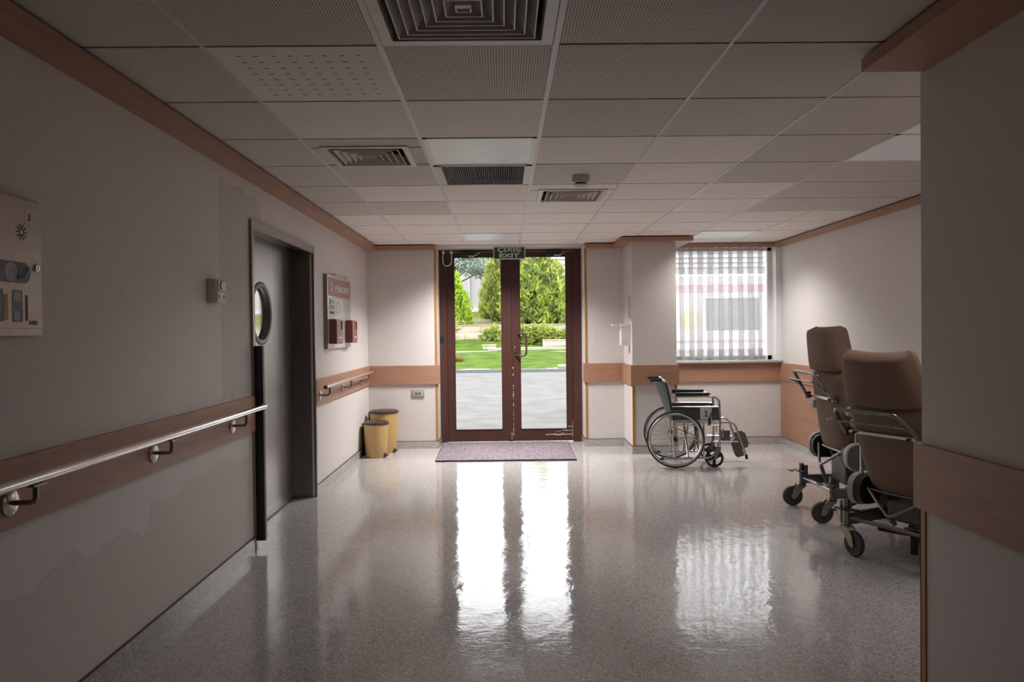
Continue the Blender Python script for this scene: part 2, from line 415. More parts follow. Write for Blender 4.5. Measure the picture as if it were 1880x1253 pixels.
# ceiling: a grid of tiles, holes left where fittings sit
PLAIN = {(-1, 1), (0, 1), (1, 2), (2, 2), (2, 3), (-1, 4), (0, 4), (1, 4), (2, 4), (0, 5), (1, 5), (4, 1), (-3, 4), (2, 5)}
DOTS = {(-1, 0), (3, 4), (3, 5)}
HOLES = {(0, -1): (0, 0, 1, 1), (0, 2): (0, 0, 1, 1), (0, 3): (0, 0, 1, 1), (0, 8-0): (0, 0, 1, 1), (4, 2): (0, 0, 1, 1), (4, 1): (0, 0, 1, 1), (4, 8): (0, 0, 1, 1)}
VENT_HOLE = {(-1, 2): .205, (1, 4): .215}
VENT_POS = {(-1, 2): (-.770, 4.375), (1, 4): (.530, 5.690)}
GYB = 7.80   # the last full row is cut at the back
rows = [GY+TILE*k for k in range(-11, 9)]+[8.445, 9.34]
cm = MB()
def crect(x0, x1, y0, y1):
    x0 = max(x0, XL); x1 = min(x1, XR); y1 = min(y1, 9.33)
    if x1-x0 > .02 and y1-y0 > .02: cm.box(x0+.002, x1-.002, y0+.008, y1-.008, CZ, CZ+.02)
for c in range(-2, 6):
    for k in range(-11, 11):
        x0, y0 = GX+c*TILE, GY+k*TILE
        x1, y1 = x0+TILE, y0+TILE
        if y0 > 9.3: continue
        key = (c, k)
        cm.cur = 2 if key in DOTS else (0 if (key in PLAIN or k >= 6) else 1)
        if key in HOLES: continue
        if key in VENT_HOLE:
            h = VENT_HOLE[key]; mx, my = VENT_POS[key]
            crect(x0, x1, y0, my-h); crect(x0, x1, my+h, y1); crect(x0, mx-h, my-h, my+h); crect(mx+h, x1, my-h, my+h)
        else: crect(x0, x1, y0, y1)
ceiling = tag(cm.build('ceiling', [M['ceil'], M['perf'], M['dots']]), 'suspended ceiling of square perforated and plain tiles', 'ceiling', None, 'structure')
gm = MB()
for c in range(-1, 6):
    x = GX+c*TILE; h = .011 if c in (0, 1) else .007; gm.box(x-h, x+h, YE, 9.0, CZ-.003, CZ+.001)
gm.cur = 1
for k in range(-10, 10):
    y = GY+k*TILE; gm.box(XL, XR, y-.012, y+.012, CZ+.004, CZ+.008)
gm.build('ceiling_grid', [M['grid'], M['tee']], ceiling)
slab = MB().box(XL-.3, XR+.2, YE, 9.42, CZ+.24, CZ+.36)
struct('roof_slab', slab, M['dark'], 'dark structural slab hidden above the suspended ceiling', 'slab')

T = .30; ZT = CZ+.24
# left wall with the lift opening
LY0, LY1, LZ = 4.80, 6.30, 2.10
w = MB(); w.box(XL-T, XL, YE, LY0, 0, ZT); w.box(XL-T, XL, LY1, 9.42, 0, ZT); w.box(XL-T, XL, LY0, LY1, LZ+.02, ZT)
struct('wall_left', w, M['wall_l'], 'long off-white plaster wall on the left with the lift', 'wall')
DX0, DX1 = -.80, .985
w = MB(); w.box(XL, DX0, YB, 9.42, 0, ZT); w.box(DX1, 1.45, YB, 9.42, 0, ZT); w.box(DX0, DX1, 9.28, 9.42, 2.455, ZT); w.box(DX0, DX1, YB, 9.28, CZ+.05, ZT)
WX0, WX1, WZ0, WZ1 = 1.95, 3.30, 1.02, 2.40
w.box(1.95, XR+.2, YB, 9.12, 0, WZ0-.02); w.box(WX1, XR+.2, YB, 9.12, WZ0-.02, ZT); w.box(1.95, WX1, YB, 9.12, WZ1+.03, ZT)
struct('wall_back', w, M['wall'], 'off-white plaster end wall around the entrance and window', 'wall')
struct('pillar', MB().box(1.45, 1.95, 8.28, 9.42, 0, ZT), M['wall'], 'off-white square pillar between entrance and curtained window', 'pillar')
struct('wall_right', MB().box(XR, XR+.2, YN-.2, YB, 0, ZT), M['wall'], 'off-white alcove wall on the right behind the tan chairs', 'wall')
w = MB(); w.box(XN, XR+.2, YE, YN, 0, ZT)
struct('wall_front', w, M['wall'], 'off-white projecting wall corner at the near right', 'wall')
struct('wall_rear', MB().box(XL-.3, XR+.2, YE-.2, YE, -.12, ZT), M['wall'], 'off-white wall closing the corridor behind the viewer', 'wall')

# skirting
def strip(name, segs, z0, z1, mat, label, cat='trim'):
    m = MB(); low = name.startswith('baseboard')
    for s in segs: m.box(*s, z0, z1-(.005 if low else 0))
    if low:
        m.cur = 1
        for s in segs: m.box(*s, z1-.005, z1)
    return struct(name, m, [mat, M['bin_lid']] if low else mat, label, cat)
bt = .012
strip('baseboard_left', [(XL, XL+bt, YE, 4.765), (XL, XL+bt, 6.335, YB)], 0, .09, M['base'], 'speckled terrazzo skirting along the left wall', 'skirting')
strip('baseboard_back', [(XL+bt, DX0+bt, YB-bt, YB), (DX0, DX0+bt, YB, 9.30), (DX1-bt, 1.45-bt, YB-bt, YB), (DX1-bt, DX1, YB, 9.30), (1.45-bt, 1.45, 8.28-bt, YB), (1.45, 1.95+bt, 8.28-bt, 8.28), (1.95, 1.95+bt, 8.28, YB), (1.95+bt, XR, YB-bt, YB)], 0, .09, M['base'], 'speckled terrazzo skirting along the end wall and pillar', 'skirting')
strip('baseboard_right', [(XR-bt, XR, YN, YB)], 0, .09, M['base'], 'speckled terrazzo skirting below the wood panelling on the right', 'skirting')
# crown boards: a soffit hung a little under the ceiling
z0, z1 = 2.385, 2.432; cw = .13
strip('trim_1', [(XL, XL+cw, YE, YB)], z0, z1, M['wood_y'], 'brown wood crown board along the top of the left wall')
strip('trim_2', [(XL+cw, DX0, YB-cw, YB), (DX1, 1.45-cw, YB-cw, YB), (1.95+.17, XR-.075, YB-.02, YB-.0)], z0, z1, M['wood_x'], 'brown wood crown board along the top of the end wall')
strip('trim_3', [(1.45-cw, 1.45, 8.28-cw, YB), (1.45, 1.95+.17, 8.28-cw, 8.28), (1.95, 1.95+.17, 8.28, YB)], z0, z1, M['wood_x'], 'brown wood crown board wrapping the pillar')
strip('trim_4', [(XR-.075, XR, YN, YB)], z0, z1, M['wood_y'], 'brown wood crown board along the right alcove wall')
strip('trim_5', [(XN-.245, XN, YE, YN-.03), ], z0, z1, M['wood_y'], 'dark wood crown board over the near right wall')
strip('trim_6', [(DX0, DX1, YB-.03, 9.26)], 2.430, CZ, M['ivory'], 'pale head board across the top of the entrance recess')
# wood bands
z0, z1 = .777, 1.003; bd = .022
strip('trim_7', [(XL, XL+bd, YE, 4.765), (XL, XL+bd, 6.335, YB-bd)], z0, z1, M['wood_y'], 'wide brown wood band behind the handrails on the left wall')
strip('trim_8', [(XL, DX0+bd, YB-bd, YB), (DX0, DX0+bd, YB, YB+.10)], z0, z1, M['wood_x'], 'brown wood band on the end wall left of the entrance')
strip('trim_9', [(DX1-bd, 1.45, YB-bd, YB), (DX1-bd, DX1, YB, YB+.10), (1.45-bd, 1.45, 8.28-bd, YB), (1.45, 1.95+bd, 8.28-bd, 8.28), (1.95, 1.95+bd, 8.28, YB)], z0, z1, M['wood_x'], 'brown wood band from the entrance round the pillar')
strip('trim_10', [(1.95+bd, XR, YB-bd, YB)], z0-.01, .985, M['wood_x'], 'brown wood band under the curtained window')
m = MB(); m.box(XR-bd, XR, YN, YB-bd, .772, .985); m.box(XR-bd+.004, XR, YN, YB-bd, .09, .768)
struct('trim_11', m, M['wood_y'], 'brown wood panelling covering the lower right alcove wall', 'panelling')
strip('trim_12', [(XN-bd, XN, YE, YN+bd), (XN, XR-.03, YN, YN+bd)], .688, .943, M['wood_y'], 'dark wood band on the near right wall corner')
# wooden corner beads
def bead(n, x, y, z0, z1, label, wd=.028):
    m = MB(); m.box(x[0], x[1], y-.006, y, z0, z1); strip_o = struct('trim_%d' % n, m, M['bead'], label, 'corner bead'); return strip_o
bead(13, (DX0-.022, DX0+.004), YB, .09, 2.385, 'orange wood corner bead left of the entrance recess')
bead(14, (DX1-.004, DX1+.022), YB, .09, 2.385, 'orange wood corner bead right of the entrance recess')
bead(15, (1.446, 1.478), 8.28, .09, .777, 'orange wood corner bead on the pillar edge nearest the entrance')
bead(16, (1.925, 1.954), 8.28, .09, .777, 'orange wood corner bead on the pillar edge behind the wheelchair')
struct('trim_17', MB().box(XN-.006, XN, YN-.028, YN+.006, 0, .688).box(XN-.006, XN+.02, YN, YN+.006, 0, .688), M['bead'], 'dark orange corner bead at the near right wall corner', 'corner bead')

# ------------------------------------------------------------------ entrance double door
door = thing('door_1', 'dark brown glazed double entrance door under the exit sign', 'door', (0, 0, 0), 0, None, 'structure')
FX0, FX1 = -.80, .960
m = MB(); y0, y1 = 9.26, 9.38
m.box(FX0-.0, FX0+.09, y0, y1, 0, 2.45); m.box(FX1-.085, FX1+.025, y0, y1, 0, 2.45); m.box(FX0+.09, FX1-.085, y0, y1, 2.405, 2.45)
m.build('door_frame', M['door_wood'], door)
def leaf(x0, x1, st0, st1, seam):
    p = MB(); a, b = 9.29, 9.345
    zt, zb, zg0, zg1 = 2.40, .012, .158, 2.345
    p.box(x0, x0+st0, a, b, zb, zt); p.box(x1-st1, x1, a, b, zb, zt)
    p.box(x0+st0, x1-st1, a, b, zb, zg0); p.box(x0+st0, x1-st1, a, b, zg1, zt)
    # glazing beads
    for q in (x0+st0, x1-st1-.012): p.box(q, q+.012, a-.006, a, zg0, zg1)
    p.box(x0+st0, x1-st1, a-.006, a, zg0, zg0+.012); p.box(x0+st0, x1-st1, a-.006, a, zg1-.012, zg1)
    if seam: p.box(seam[0], seam[1]+.008, a-.018, a, zb, zt)
    lf = p.build('door_leaf', M['door_wood'], door)
    MB().box(x0+st0, x1-st1, 9.312, 9.320, zg0, zg1).build('glass_pane', M['glass'], lf)
    return lf
lf = leaf(FX0+.092, .090, .09, .105, (.052, .093))
rf = leaf(.095, FX1-.087, .110, .075, None)
h = MB(); xh = .285
h.tube([(.185, 9.29, 1.375), (.195, 9.225, 1.375), (xh, 9.225, 1.372), (xh, 9.225, 1.095), (.195, 9.225, 1.092), (.150, 9.29, 1.092)], .0125, 12, .05)
hd = h.build('pull_handle', M['door_wood'], rf)
MB().box(.135, .155, 9.272, 9.29, 1.135, 1.205, .004).cyl((.145, 9.272, 1.185), (.145, 9.262, 1.185), .008, 14).build('lock_cylinder', M['brass'], rf)
MB().box(.078, .112, 9.262, 9.272, .035, .115, .003).cyl((.095, 9.262, .075), (.095, 9.252, .075), .008, 12).build('floor_bolt', M['brass'], rf)
# worn paint along the meeting edge and bottom rail
sc = MB()
for k in range(26):
    z = .05+R_.random()*.9; sc.box(.1135+R_.uniform(-.003, .003), .1165+R_.uniform(-.003, .006), 9.2893, 9.2899, z, z+R_.uniform(.01, .05))
for k in range(6):
    z = .03+R_.random()*.12; a = R_.uniform(.55, .8); sc.box(a, a+R_.uniform(.03, .12), 9.2893, 9.2899, z, z+.004)
sc.box(.862, .866, 9.2893, 9.2899, .05, .26); sc.box(.80, .866, 9.2893, 9.2899, .19, .195); sc.box(.52, .866, 9.2893, 9.2899, .088, .096)
sc.build('scuff_marks', M['ivory'], rf)
for (xa, xb, par) in ((-.52, -.33, lf), (.55, .74, rf)):
    q = MB(); q.box(xa, xb, 9.215, 9.284, 2.352, 2.398, .006); cl = q.build('door_closer', M['black'], par)
    MB().tube([((xa+xb)/2, 9.225, 2.352), ((xa+xb)/2+.06, 9.20, 2.345), ((xa+xb)/2+.14, 9.255, 2.39)], .008, 8, .01).build('closer_arm', M['chrome'], cl)
m = MB(); m.box(-.795, -.748, 9.238, 9.262, 1.285, 1.375, .004)
ac = tag(m.build('access_reader', M['black']), 'small black access reader on the left jamb of the entrance door', 'access reader')
MB().box(-.783, -.762, 9.232, 9.2385, 1.305, 1.34).box(-.783, -.762, 9.232, 9.2385, 1.345, 1.352).build('reader_window', M['glass_dark'], ac)
fr = MB().box(-.799, -.744, 9.244, 9.262, 1.281, 1.379).box(-.7945, -.7485, 9.2425, 9.263, 1.2855, 1.3745)
fr.build('reader_bezel', M['chrome_dull'], ac)
tag(MB().box(-.685, -.635, 9.236, 9.258, .0, .012, .002).build('door_stop', M['white_plastic']), 'small white stop on the floor at the left foot of the entrance door', 'door stop')
# cable loop between frame and leaf
cb = thing('door_cable', 'looped white cable hanging at the top left of the entrance door', 'cable', (0, 0, 0))
MB().tube([(-.742, 9.25, 2.395), (-.748, 9.235, 2.33), (-.745, 9.225, 2.265), (-.725, 9.22, 2.235), (-.693, 9.22, 2.225), (-.661, 9.22, 2.235), (-.640, 9.225, 2.265), (-.637, 9.235, 2.33), (-.643, 9.262, 2.395)], .0065, 10, .03).build('cable', M['white_plastic'], cb)
for x, y in ((-.742, 9.25), (-.643, 9.262)):
    MB().lathe((x, y+.02, 2.40), (0, -1, 0), [(0, 0), (.021, 0), (.021, .02), (.012, .034), (0, .034)], 18).build('cable_end', M['white_plastic'], cb)
# exit sign
sg = thing('exit_sign', 'green and white exit sign over the entrance door', 'exit sign', (.083, 8.99, 2.283))
MB().box(-.195, .195, 0, .03, -.002, .153).build('sign_frame', M['sign_pale'], sg)
MB().box(-.183, .183, -.003, 0, .010, .141).build('sign_face', M['sign_green'], sg)
text_mesh('lettering', 'ÇIXIŞ', M['sign_pale'], .06, face_mtx((0, -.0045, .109), (1, 0, 0), (0, 0, 1)), sg, width=.29, height=.066, bold=.002)
text_mesh('lettering', 'EXIT', M['sign_pale'], .06, face_mtx((0, -.0045, .045), (1, 0, 0), (0, 0, 1)), sg, width=.245, height=.050, bold=.002)

# entrance mat
mt = thing('door_mat', 'purple-grey speckled mat on the floor at the entrance', 'mat')
MB().prism([(-.775, 9.235), (.800, 9.20), (.777, 7.905), (-.752, 7.925)], .0, .012).build('mat_backing', M['black'], mt)
MB().prism([(-.767, 9.23), (.793, 9.195), (.769, 7.917), (-.745, 7.937)], .011, .017).build('mat_pile', M['mat'], mt)

# ------------------------------------------------------------------ window, sill, curtain
win = thing('window_1', 'white framed window behind the sheer curtain', 'window', (0, 0, 0), 0, None, 'structure')
m = MB(); a, b = 9.02, 9.09
m.box(WX0, WX0+.045, a, b, WZ0, WZ1); m.box(WX1-.05, WX1, a, b, WZ0, WZ1); m.box(WX0, WX1, a, b, WZ0, WZ0+.05); m.box(WX0, WX1, a, b, WZ1-.045, WZ1)
m.build('window_frame', M['pvc'], win)
MB().box(WX0+.04, WX1-.045, 9.05, 9.056, WZ0+.045, WZ1-.04).build('glass_pane', M['glass'], win)
m = MB(); m.box(WX1-.002, WX1+.07, YB-.004, 9.04, WZ0, WZ1+.03); m.box(WX0, WX1, YB, 9.04, WZ1, WZ1+.035)
m.build('window_reveal', M['pvc'], win)
MB().box(1.95+.001, XR-.004, YB-.065, 9.05, .988, WZ0, .006).build('window_sill', M['sill'], win)
# sheer curtain in deep folds
cu = thing('curtain', 'white sheer curtain hanging in folds before the window', 'curtain')
def curtain_sheet(xa, xb, z0, z1, P, nf, ph):
    mb = MB(); nx, nz = 420, 12; vs = []; fs = []
    for j in range(nz+1):
        z = z0+(z1-z0)*j/nz; tz = 1-j/nz
        for i in range(nx+1):
            s = i/nx; t = s*nf
            A = .42+.06*math.sin(ph+1.7*t)
            x = xa+(xb-xa)*(t+A*math.sin(2*PI*t+.5*math.sin(2.1*t)*tz)*1.15)/nf
            x += .012*math.sin(3*s*PI+ph)*tz
            y = 8.968+.036*math.cos(2*PI*t)+.006*math.sin(5.3*t+2*tz)
            vs.append((x, y, z))
    for j in range(nz):
        for i in range(nx): a0 = j*(nx+1)+i; fs.append((a0, a0+1, a0+nx+2, a0+nx+1))
    return mb.add(vs, fs)
drape = curtain_sheet(1.99, 3.20, 1.035, 2.395, .11, 10, .6).build('drape', M['curtain'], cu, 180)
curtain_sheet(1.99, 3.20, 1.033, 1.155, .11, 10, .6).build('hem', M['curtain'], cu, 180, (0, .004, 0))
MB().box(1.96, 3.30, 8.945, 8.985, 2.392, 2.412).build('curtain_track', M['white_paint'], cu)

# ------------------------------------------------------------------ lift door
lift = thing('door_2', 'grey steel lift door with round window in the left wall', 'lift door', (0, 0, 0), 0, None, 'structure')
m = MB(); o0, o1, zo = 4.765, 6.345, 2.145
m.box(XL, -1.612, o0, LY0+.005, 0, zo); m.box(XL, -1.612, LY1+.012, o1, 0, zo); m.box(XL, -1.612, LY0+.005, LY1+.012, 2.085, zo)
m.build('lift_frame', M['steel_trim'], lift)
m = MB(); m.prism([(-1.614, LY1+.012), (-1.614, LY1+.03), (-1.86, LY1+.03), (-1.86, 6.24), (-1.80, 6.24)], 0, 2.10)
m.prism([(-1.614, LY0+.005), (-1.80, LY0+.03), (-1.86, LY0+.03), (-1.86, LY0-.02), (-1.614, LY0-.02)], 0, 2.10)
m.add([(-1.614, LY0, 2.085), (-1.614, LY1+.012, 2.085), (-1.86, LY1, 2.13), (-1.86, LY0, 2.13), (-1.614, LY0, 2.115), (-1.614, LY1+.012, 2.115), (-1.86, LY1, 2.16), (-1.86, LY0, 2.16)],
      [(0, 1, 2, 3), (7, 6, 5, 4), (0, 4, 5, 1), (1, 5, 6, 2), (2, 6, 7, 3), (3, 7, 4, 0)])
m.build('lift_jamb', M['steel_dark'], lift)
# leaf with a round hole
pc, pr = (5.50, 1.555), .205
def leaf_with_hole(x0, x1, ya, yb, za, zb, c, r, n=64):
    mb = MB(); vs = []; fs = []
    for k in range(n):
        a = 2*PI*k/n; d = (math.cos(a), math.sin(a))
        t = min([((yb-c[0])/d[0]) if d[0] > 1e-6 else 9e9, ((ya-c[0])/d[0]) if d[0] < -1e-6 else 9e9, ((zb-c[1])/d[1]) if d[1] > 1e-6 else 9e9, ((za-c[1])/d[1]) if d[1] < -1e-6 else 9e9])
        vs += [(x1, c[0]+r*d[0], c[1]+r*d[1]), (x1, c[0]+t*d[0], c[1]+t*d[1]), (x0, c[0]+r*d[0], c[1]+r*d[1])]
    for k in range(n):
        j = (k+1) % n; fs += [(3*k, 3*k+1, 3*j+1, 3*j), (3*k, 3*j, 3*j+2, 3*k+2)]
    mb.add(vs, fs)
    corners = [(ya, za), (yb, za), (yb, zb), (ya, zb)]
    for cy, cz in corners:      # close the gaps at the corners of the sheet
        best = sorted(range(n), key=lambda k: (vs[3*k+1][1]-cy)**2+(vs[3*k+1][2]-cz)**2)[:2]
        mb.add([(x1, cy, cz), vs[3*best[0]+1], vs[3*best[1]+1]], [(0, 1, 2)])
    return mb
dl = leaf_with_hole(-1.835, -1.80, LY0+.02, 6.245, .012, 2.125, pc, pr).build('lift_leaf', M['steel'], lift)
MB().box(-1.845, -1.836, LY0-.1, 6.35, .0, 2.14).build('leaf_backing', M['dark'], dl)
MB().ring((-1.803, pc[0], pc[1]), (1, 0, 0), pr+.012, .022, 64, 10, .7).build('window_ring', M['steel_dark'], dl)
MB().cyl((-1.826, pc[0], pc[1]), (-1.830, pc[0], pc[1]), pr+.004, 48).build('round_window', M['mirror_glass'], dl)
MB().box(-1.801, -1.793, LY0+.02, 6.24, .012, .075).build('kick_strip', M['steel'], dl)
MB().box(-1.63, -1.566, 4.798, 4.832, .055, 1.325).build('bumper_strip', M['black'], lift)

# ------------------------------------------------------------------ handrails
def handrail(y0, y1, ys, label):
    t = thing('handrail', label, 'handrail', (XL+bd, y0, 0), 0, 'handrails on the left wall')
    MB().tube([(.085, 0, .940), (.085, y1-y0, .940)], .0175, 18).build('rail', M['rail'], t)
    for s in (0, y1-y0):
        e = .004 if s else -.004
        MB().lathe((.085, s, .940), (0, 1 if s else -1, 0), [(.018, -.004), (.0185, .004), (.012, .009), (0, .011)], 18).build('end_cap', M['chrome_dull'], t)
    for y in ys:
        q = MB(); q.tube([(.004, y-y0, .862), (.085, y-y0, .862), (.085, y-y0, .925)], .009, 12, .022)
        q.box(.068, .102, y-y0-.035, y-y0+.035, .918, .924)
        br = q.build('bracket', M['bracket'], t)
        MB().lathe((0, y-y0, .862), (1, 0, 0), [(0, 0), (.043, 0), (.043, .006), (.030, .013), (.012, .016), (0, .016)], 28).build('rosette', M['chrome'], br)
    return t
handrail(-3.6, 4.70, [-2.6, -1.6, -.6, .4, 1.4, 2.40, 3.38, 4.36], 'long steel handrail on the left wall ending at the lift')
handrail(6.30, 8.70, [6.45, 7.35, 8.30], 'short steel handrail between the lift and the end wall')

# ------------------------------------------------------------------ lift call panel
cp = thing('call_panel', 'beige metal lift panel with dark display numbered 3', 'lift panel', (XL, 2.24, 1.40))
MB().box(0, .030, -.345, .345, 0, .470, .012).build('housing', M['beige_metal'], cp)
MB().box(.028, .036, -.325, .322, .028, .442, .002).build('face_plate', M['beige_metal'], cp)
def capsule(y0, y1, z0, z1, n=14):
    r = (z1-z0)/2; c = (z0+z1)/2
    return [(y1-r+r*math.cos(a), c+r*math.sin(a)) for a in [-PI/2+PI*k/n for k in range(n+1)]]+[(y0+r+r*math.cos(a), c+r*math.sin(a)) for a in [PI/2+PI*k/n for k in range(n+1)]]
MB().prism(capsule(-.02, .265, .178, .248), .034, .0375, 'yz').build('display', M['glass_dark'], cp)
lk = MB().lathe((.036, .296, .235), (1, 0, 0), [(0, 0), (.013, 0), (.013, .005), (.009, .008), (0, .008)], 20).build('key_lock', M['chrome'], cp)
MB().box(.0435, .0447, .294, .298, .228, .242).build('keyhole', M['ink'], lk)
for yc in (.09, .225):
    s = MB()
    for k in range(10):
        a = 2*PI*k/10; c, q = math.cos(a), math.sin(a)
        p = [(yc+c*.008-q*.0022, .348+q*.008+c*.0022), (yc+c*.028-q*.0022, .348+q*.028+c*.0022), (yc+c*.028+q*.0022, .348+q*.028-c*.0022), (yc+c*.008+q*.0022, .348+q*.008-c*.0022)]
        s.prism(p, .0355, .0366, 'yz')
    s.build('speaker_slots', M['ink'], cp)
st = MB().box(.0355, .0366, .243, .288, .375, .425).box(.0366, .0372, .243, .285, .375, .378).build('number_sticker', M['beige_metal'], cp)
text_mesh('number', '3', M['ink'], .03, face_mtx((.0372, .264, .403), (0, 1, 0), (0, 0, 1)), st, height=.022, width=.012)
for (ya, yb, za, zb, mm, nm) in ((.172, .222, .05, .155, 'glass_dark', 'label_window'), (.085, .128, .05, .155, 'glass_dark', 'label_window'), (.130, .150, .055, .138, 'yellow', 'yellow_strip'), (.238, .249, .055, .14, 'ink', 'slot')):
    MB().box(.0355, .0368, ya, yb, za, zb).build(nm, M[mm], cp)
for card in ((.177, .213, .118, .15), (.177, .207, .055, .085)): MB().box(.0366, .0374, *card).build('label_card', M['grey_plastic'], cp)
MB().lathe((.0375, .165, .213), (1, 0, 0), [(0, 0), (.032, 0), (.032, .0006), (0, .0006)], 28).build('display_glint', M['grey_plastic'], cp)  # round pale reflection on the display, put in as a grey disc
for k in range(3):
    c0 = .200+.016*k; MB().tube([(.038, c0-.022, .213+.012), (.038, c0, .213-.022+.004*k), (.038, c0+.026, .213+.02)], .0022, 6).build('display_chevron', M['chrome'], cp)
text_mesh('maker_lettering', 'ATES', M['ink'], .02, face_mtx((.0366, .276, .048), (0, 1, 0), (0, 0, 1)), cp, height=.013, width=.042)

# switch with socket on the left wall
sw = thing('wall_switch', 'ivory surface-mounted switch and socket box on the left wall', 'switch', (XL, 4.15, 1.575))
MB().box(0, .050, -.075, .055, 0, .135, .005).build('box', M['ivory'], sw)
MB().box(.048, .060, -.062, .050, .070, .130, .004).build('rocker', M['ivory'], sw)
MB().tube([(.0605, -.02, .124), (.0605, -.038, .108), (.0605, -.040, .095), (.0605, -.022, .076)], .004, 6, .02).build('rocker_gap', M['ink'], sw)
sk = MB().box(.048, .056, -.070, .048, .006, .066, .004).build('socket_face', M['ivory'], sw)
for ya in (-.052, .018): MB().box(.0555, .0572, ya, ya+.010, .026, .048).build('socket_hole', M['ink'], sk)

# notice board
nb = thing('notice_board', 'white clip-frame notice board with red-brown header on the left wall', 'notice board', (XL, 7.24, 1.26))
MB().box(.001, .030, -.515, .500, 0, .685, .002).build('board', M['acrylic'], nb)
MB().box(.006, .034, -.527, -.513, 0, .685).build('edge_strip', M['steel_trim'], nb)
hdr = MB().box(.030, .0312, -.480, .495, .490, .665).build('header', M['notice'], nb)
text_mesh('lettering', 'MƏLUMAT LÖVHƏSİ', M['paper'], .06, face_mtx((.0318, .11, .578), (0, 1, 0), (0, 0, 1)), hdr, width=.62, height=.085, bold=.002)
MB().ring((.0316, -.33, .58), (1, 0, 0), .032, .006, 20, 6, .2).build('emblem', M['paper'], hdr)
for yc, wd in ((-.33, .27), (.0, .27)):
    pp = MB().box(.030, .0308, yc-wd/2, yc+wd/2, .315, .475).build('notice_sheet', M['paper'], nb)
    ik = MB(); 
    if yc < -.1:
        ik.box(.0308, .0311, yc-.10, yc-.05, .415, .455); ik.box(.0308, .0311, yc-.02, yc+.09, .44, .447); ik.box(.0308, .0311, yc-.02, yc+.07, .425, .431)
        for k in range(4): ik.box(.0308, .0311, yc-.10+k*.055, yc-.075+k*.055, .365+.006*(k % 2), .405)
        ik.box(.0308, .0311, yc-.10, yc+.09, .325, .347)
    else:
        for k in range(9):
            a = .7*k; MB().box(.0308, .0311, yc-.07+.09*math.cos(a)-.01, yc-.07+.09*math.cos(a)+.01, .39+.05*math.sin(a)-.006, .39+.05*math.sin(a)+.008).build('print_mark', M['ink'], pp)
        continue
    ik.build('lettering', M['ink'], pp)
for y in (-.20, .33):
    MB().tube([(.006, y, .685), (.006, y, .705), (.035, y+.01, .712), (.036, y+.012, .688)], .004, 8, .01).build('hook', M['chrome'], nb)
def pamphlets(y, label):
    t = thing('leaflet_holder', label, 'leaflet holder', (XL+.031, y, 1.305), 0, 'leaflet holders on the notice board')
    MB().box(0, .070, -.12, -.116, 0, .215).box(0, .070, .116, .12, 0, .215).box(.067, .070, -.12, .12, 0, .13).box(0, .07, -.12, .12, 0, .004).build('holder', M['leaflet'], t)
    MB().box(.004, .062, -.113, .113, .005, .228).build('leaflets', M['leaflet'], t)
    MB().box(.0702, .0706, -.03, .08, .05, .062).build('print', M['paper'], t)
    return t
pamphlets(6.90, 'red-brown leaflet stack on the notice board side nearer the lift')
pamphlets(7.60, 'red-brown leaflet stack on the notice board side nearer the corner')

# outlet on the end wall
ot = thing('wall_outlet', 'small grey outlet plate low on the end wall above the bins', 'outlet', (-1.035, YB, .618))
MB().box(-.077, .077, -.012, 0, 0, .096, .004).build('plate', M['grey_plastic'], ot)
ins = MB().box(-.048, .048, -.014, -.010, .025, .072).build('insert', M['ivory'], ot)
MB().box(-.044, .044, -.0152, -.0138, .029, .068).build('insert_face', M['grey_plastic'], ins)
for xa in (-.03, .010): MB().box(xa, xa+.018, -.0162, -.015, .04, .058).build('port', M['ink'], ins)

# soap dispenser and paper on the pillar side
ds = thing('soap_dispenser', 'white wall dispenser with elbow lever on the pillar side', 'dispenser', (1.45, 8.45, 1.22))
MB().box(-.110, 0, -.055, .055, 0, .215, .012).build('body', M['white_plastic'], ds)
MB().box(-.120, -.004, -.06, .06, .205, .250, .014).build('cap', M['white_plastic'], ds)
MB().prism([(-.20, .235), (-.115, .215), (-.115, .250), (-.20, .252)], -.05, .05, 'xz').build('lever', M['white_plastic'], ds)
ps = thing('pillar_notice', 'narrow paper notice taped to the pillar side above the dispenser', 'notice', (1.45, 8.40, 1.50))
MB().box(-.006, 0, -.105, .105, 0, .29).build('sheet', M['acrylic'], ps)
MB().box(-.0075, -.006, -.085, .085, .03, .17).box(-.0075, -.006, -.07, .07, .20, .26).build('print', M['grey_plastic'], ps)

# ------------------------------------------------------------------ pedal bins
def pedal_bin(x, y, rz, r0, r1, h, label):
    t = thing('pedal_bin', label, 'bin', (x, y, 0), rz, 'pedal bins in the corner')
    MB().lathe((0, 0, 0), (0, 0, 1), [(0, .006), (r0*.96, .0), (r0, .012), ((r0+r1)/2+.004, h*.5), (r1, h*.90), (r1+.004, h*.905), (r1+.004, h*.915), (0, h*.915)], 40).build('body', M['bin'], t)
    MB().lathe((0, 0, h*.915), (0, 0, 1), [(0, 0), (r1+.006, 0), (r1+.008, .010), (r1+.006, .022), (r1*.93, .030), (r1*.90, .026), (r1*.8, .030), (0, .033)], 40).build('lid', M['bin_lid'], t)
    MB().box(-r1-.028, -r1*.80, -.045, .045, .012, h*.93, .006).build('hinge_rod_cover', M['black'], t)
    MB().box(r0*.92, r0+.035, -.028, .028, .018, .034, .005).box(r0*.8, r0+.01, -.012, .012, .018, .05).build('pedal', M['bin_lid'], t)
    return t
pedal_bin(-1.452, 8.33, math.radians(-25), .117, .137, .405, 'shorter ochre pedal bin with brown lid, in front of the other bin')
pedal_bin(-1.415, 8.66, math.radians(-25), .140, .165, .505, 'taller ochre pedal bin with brown lid, against the end wall')

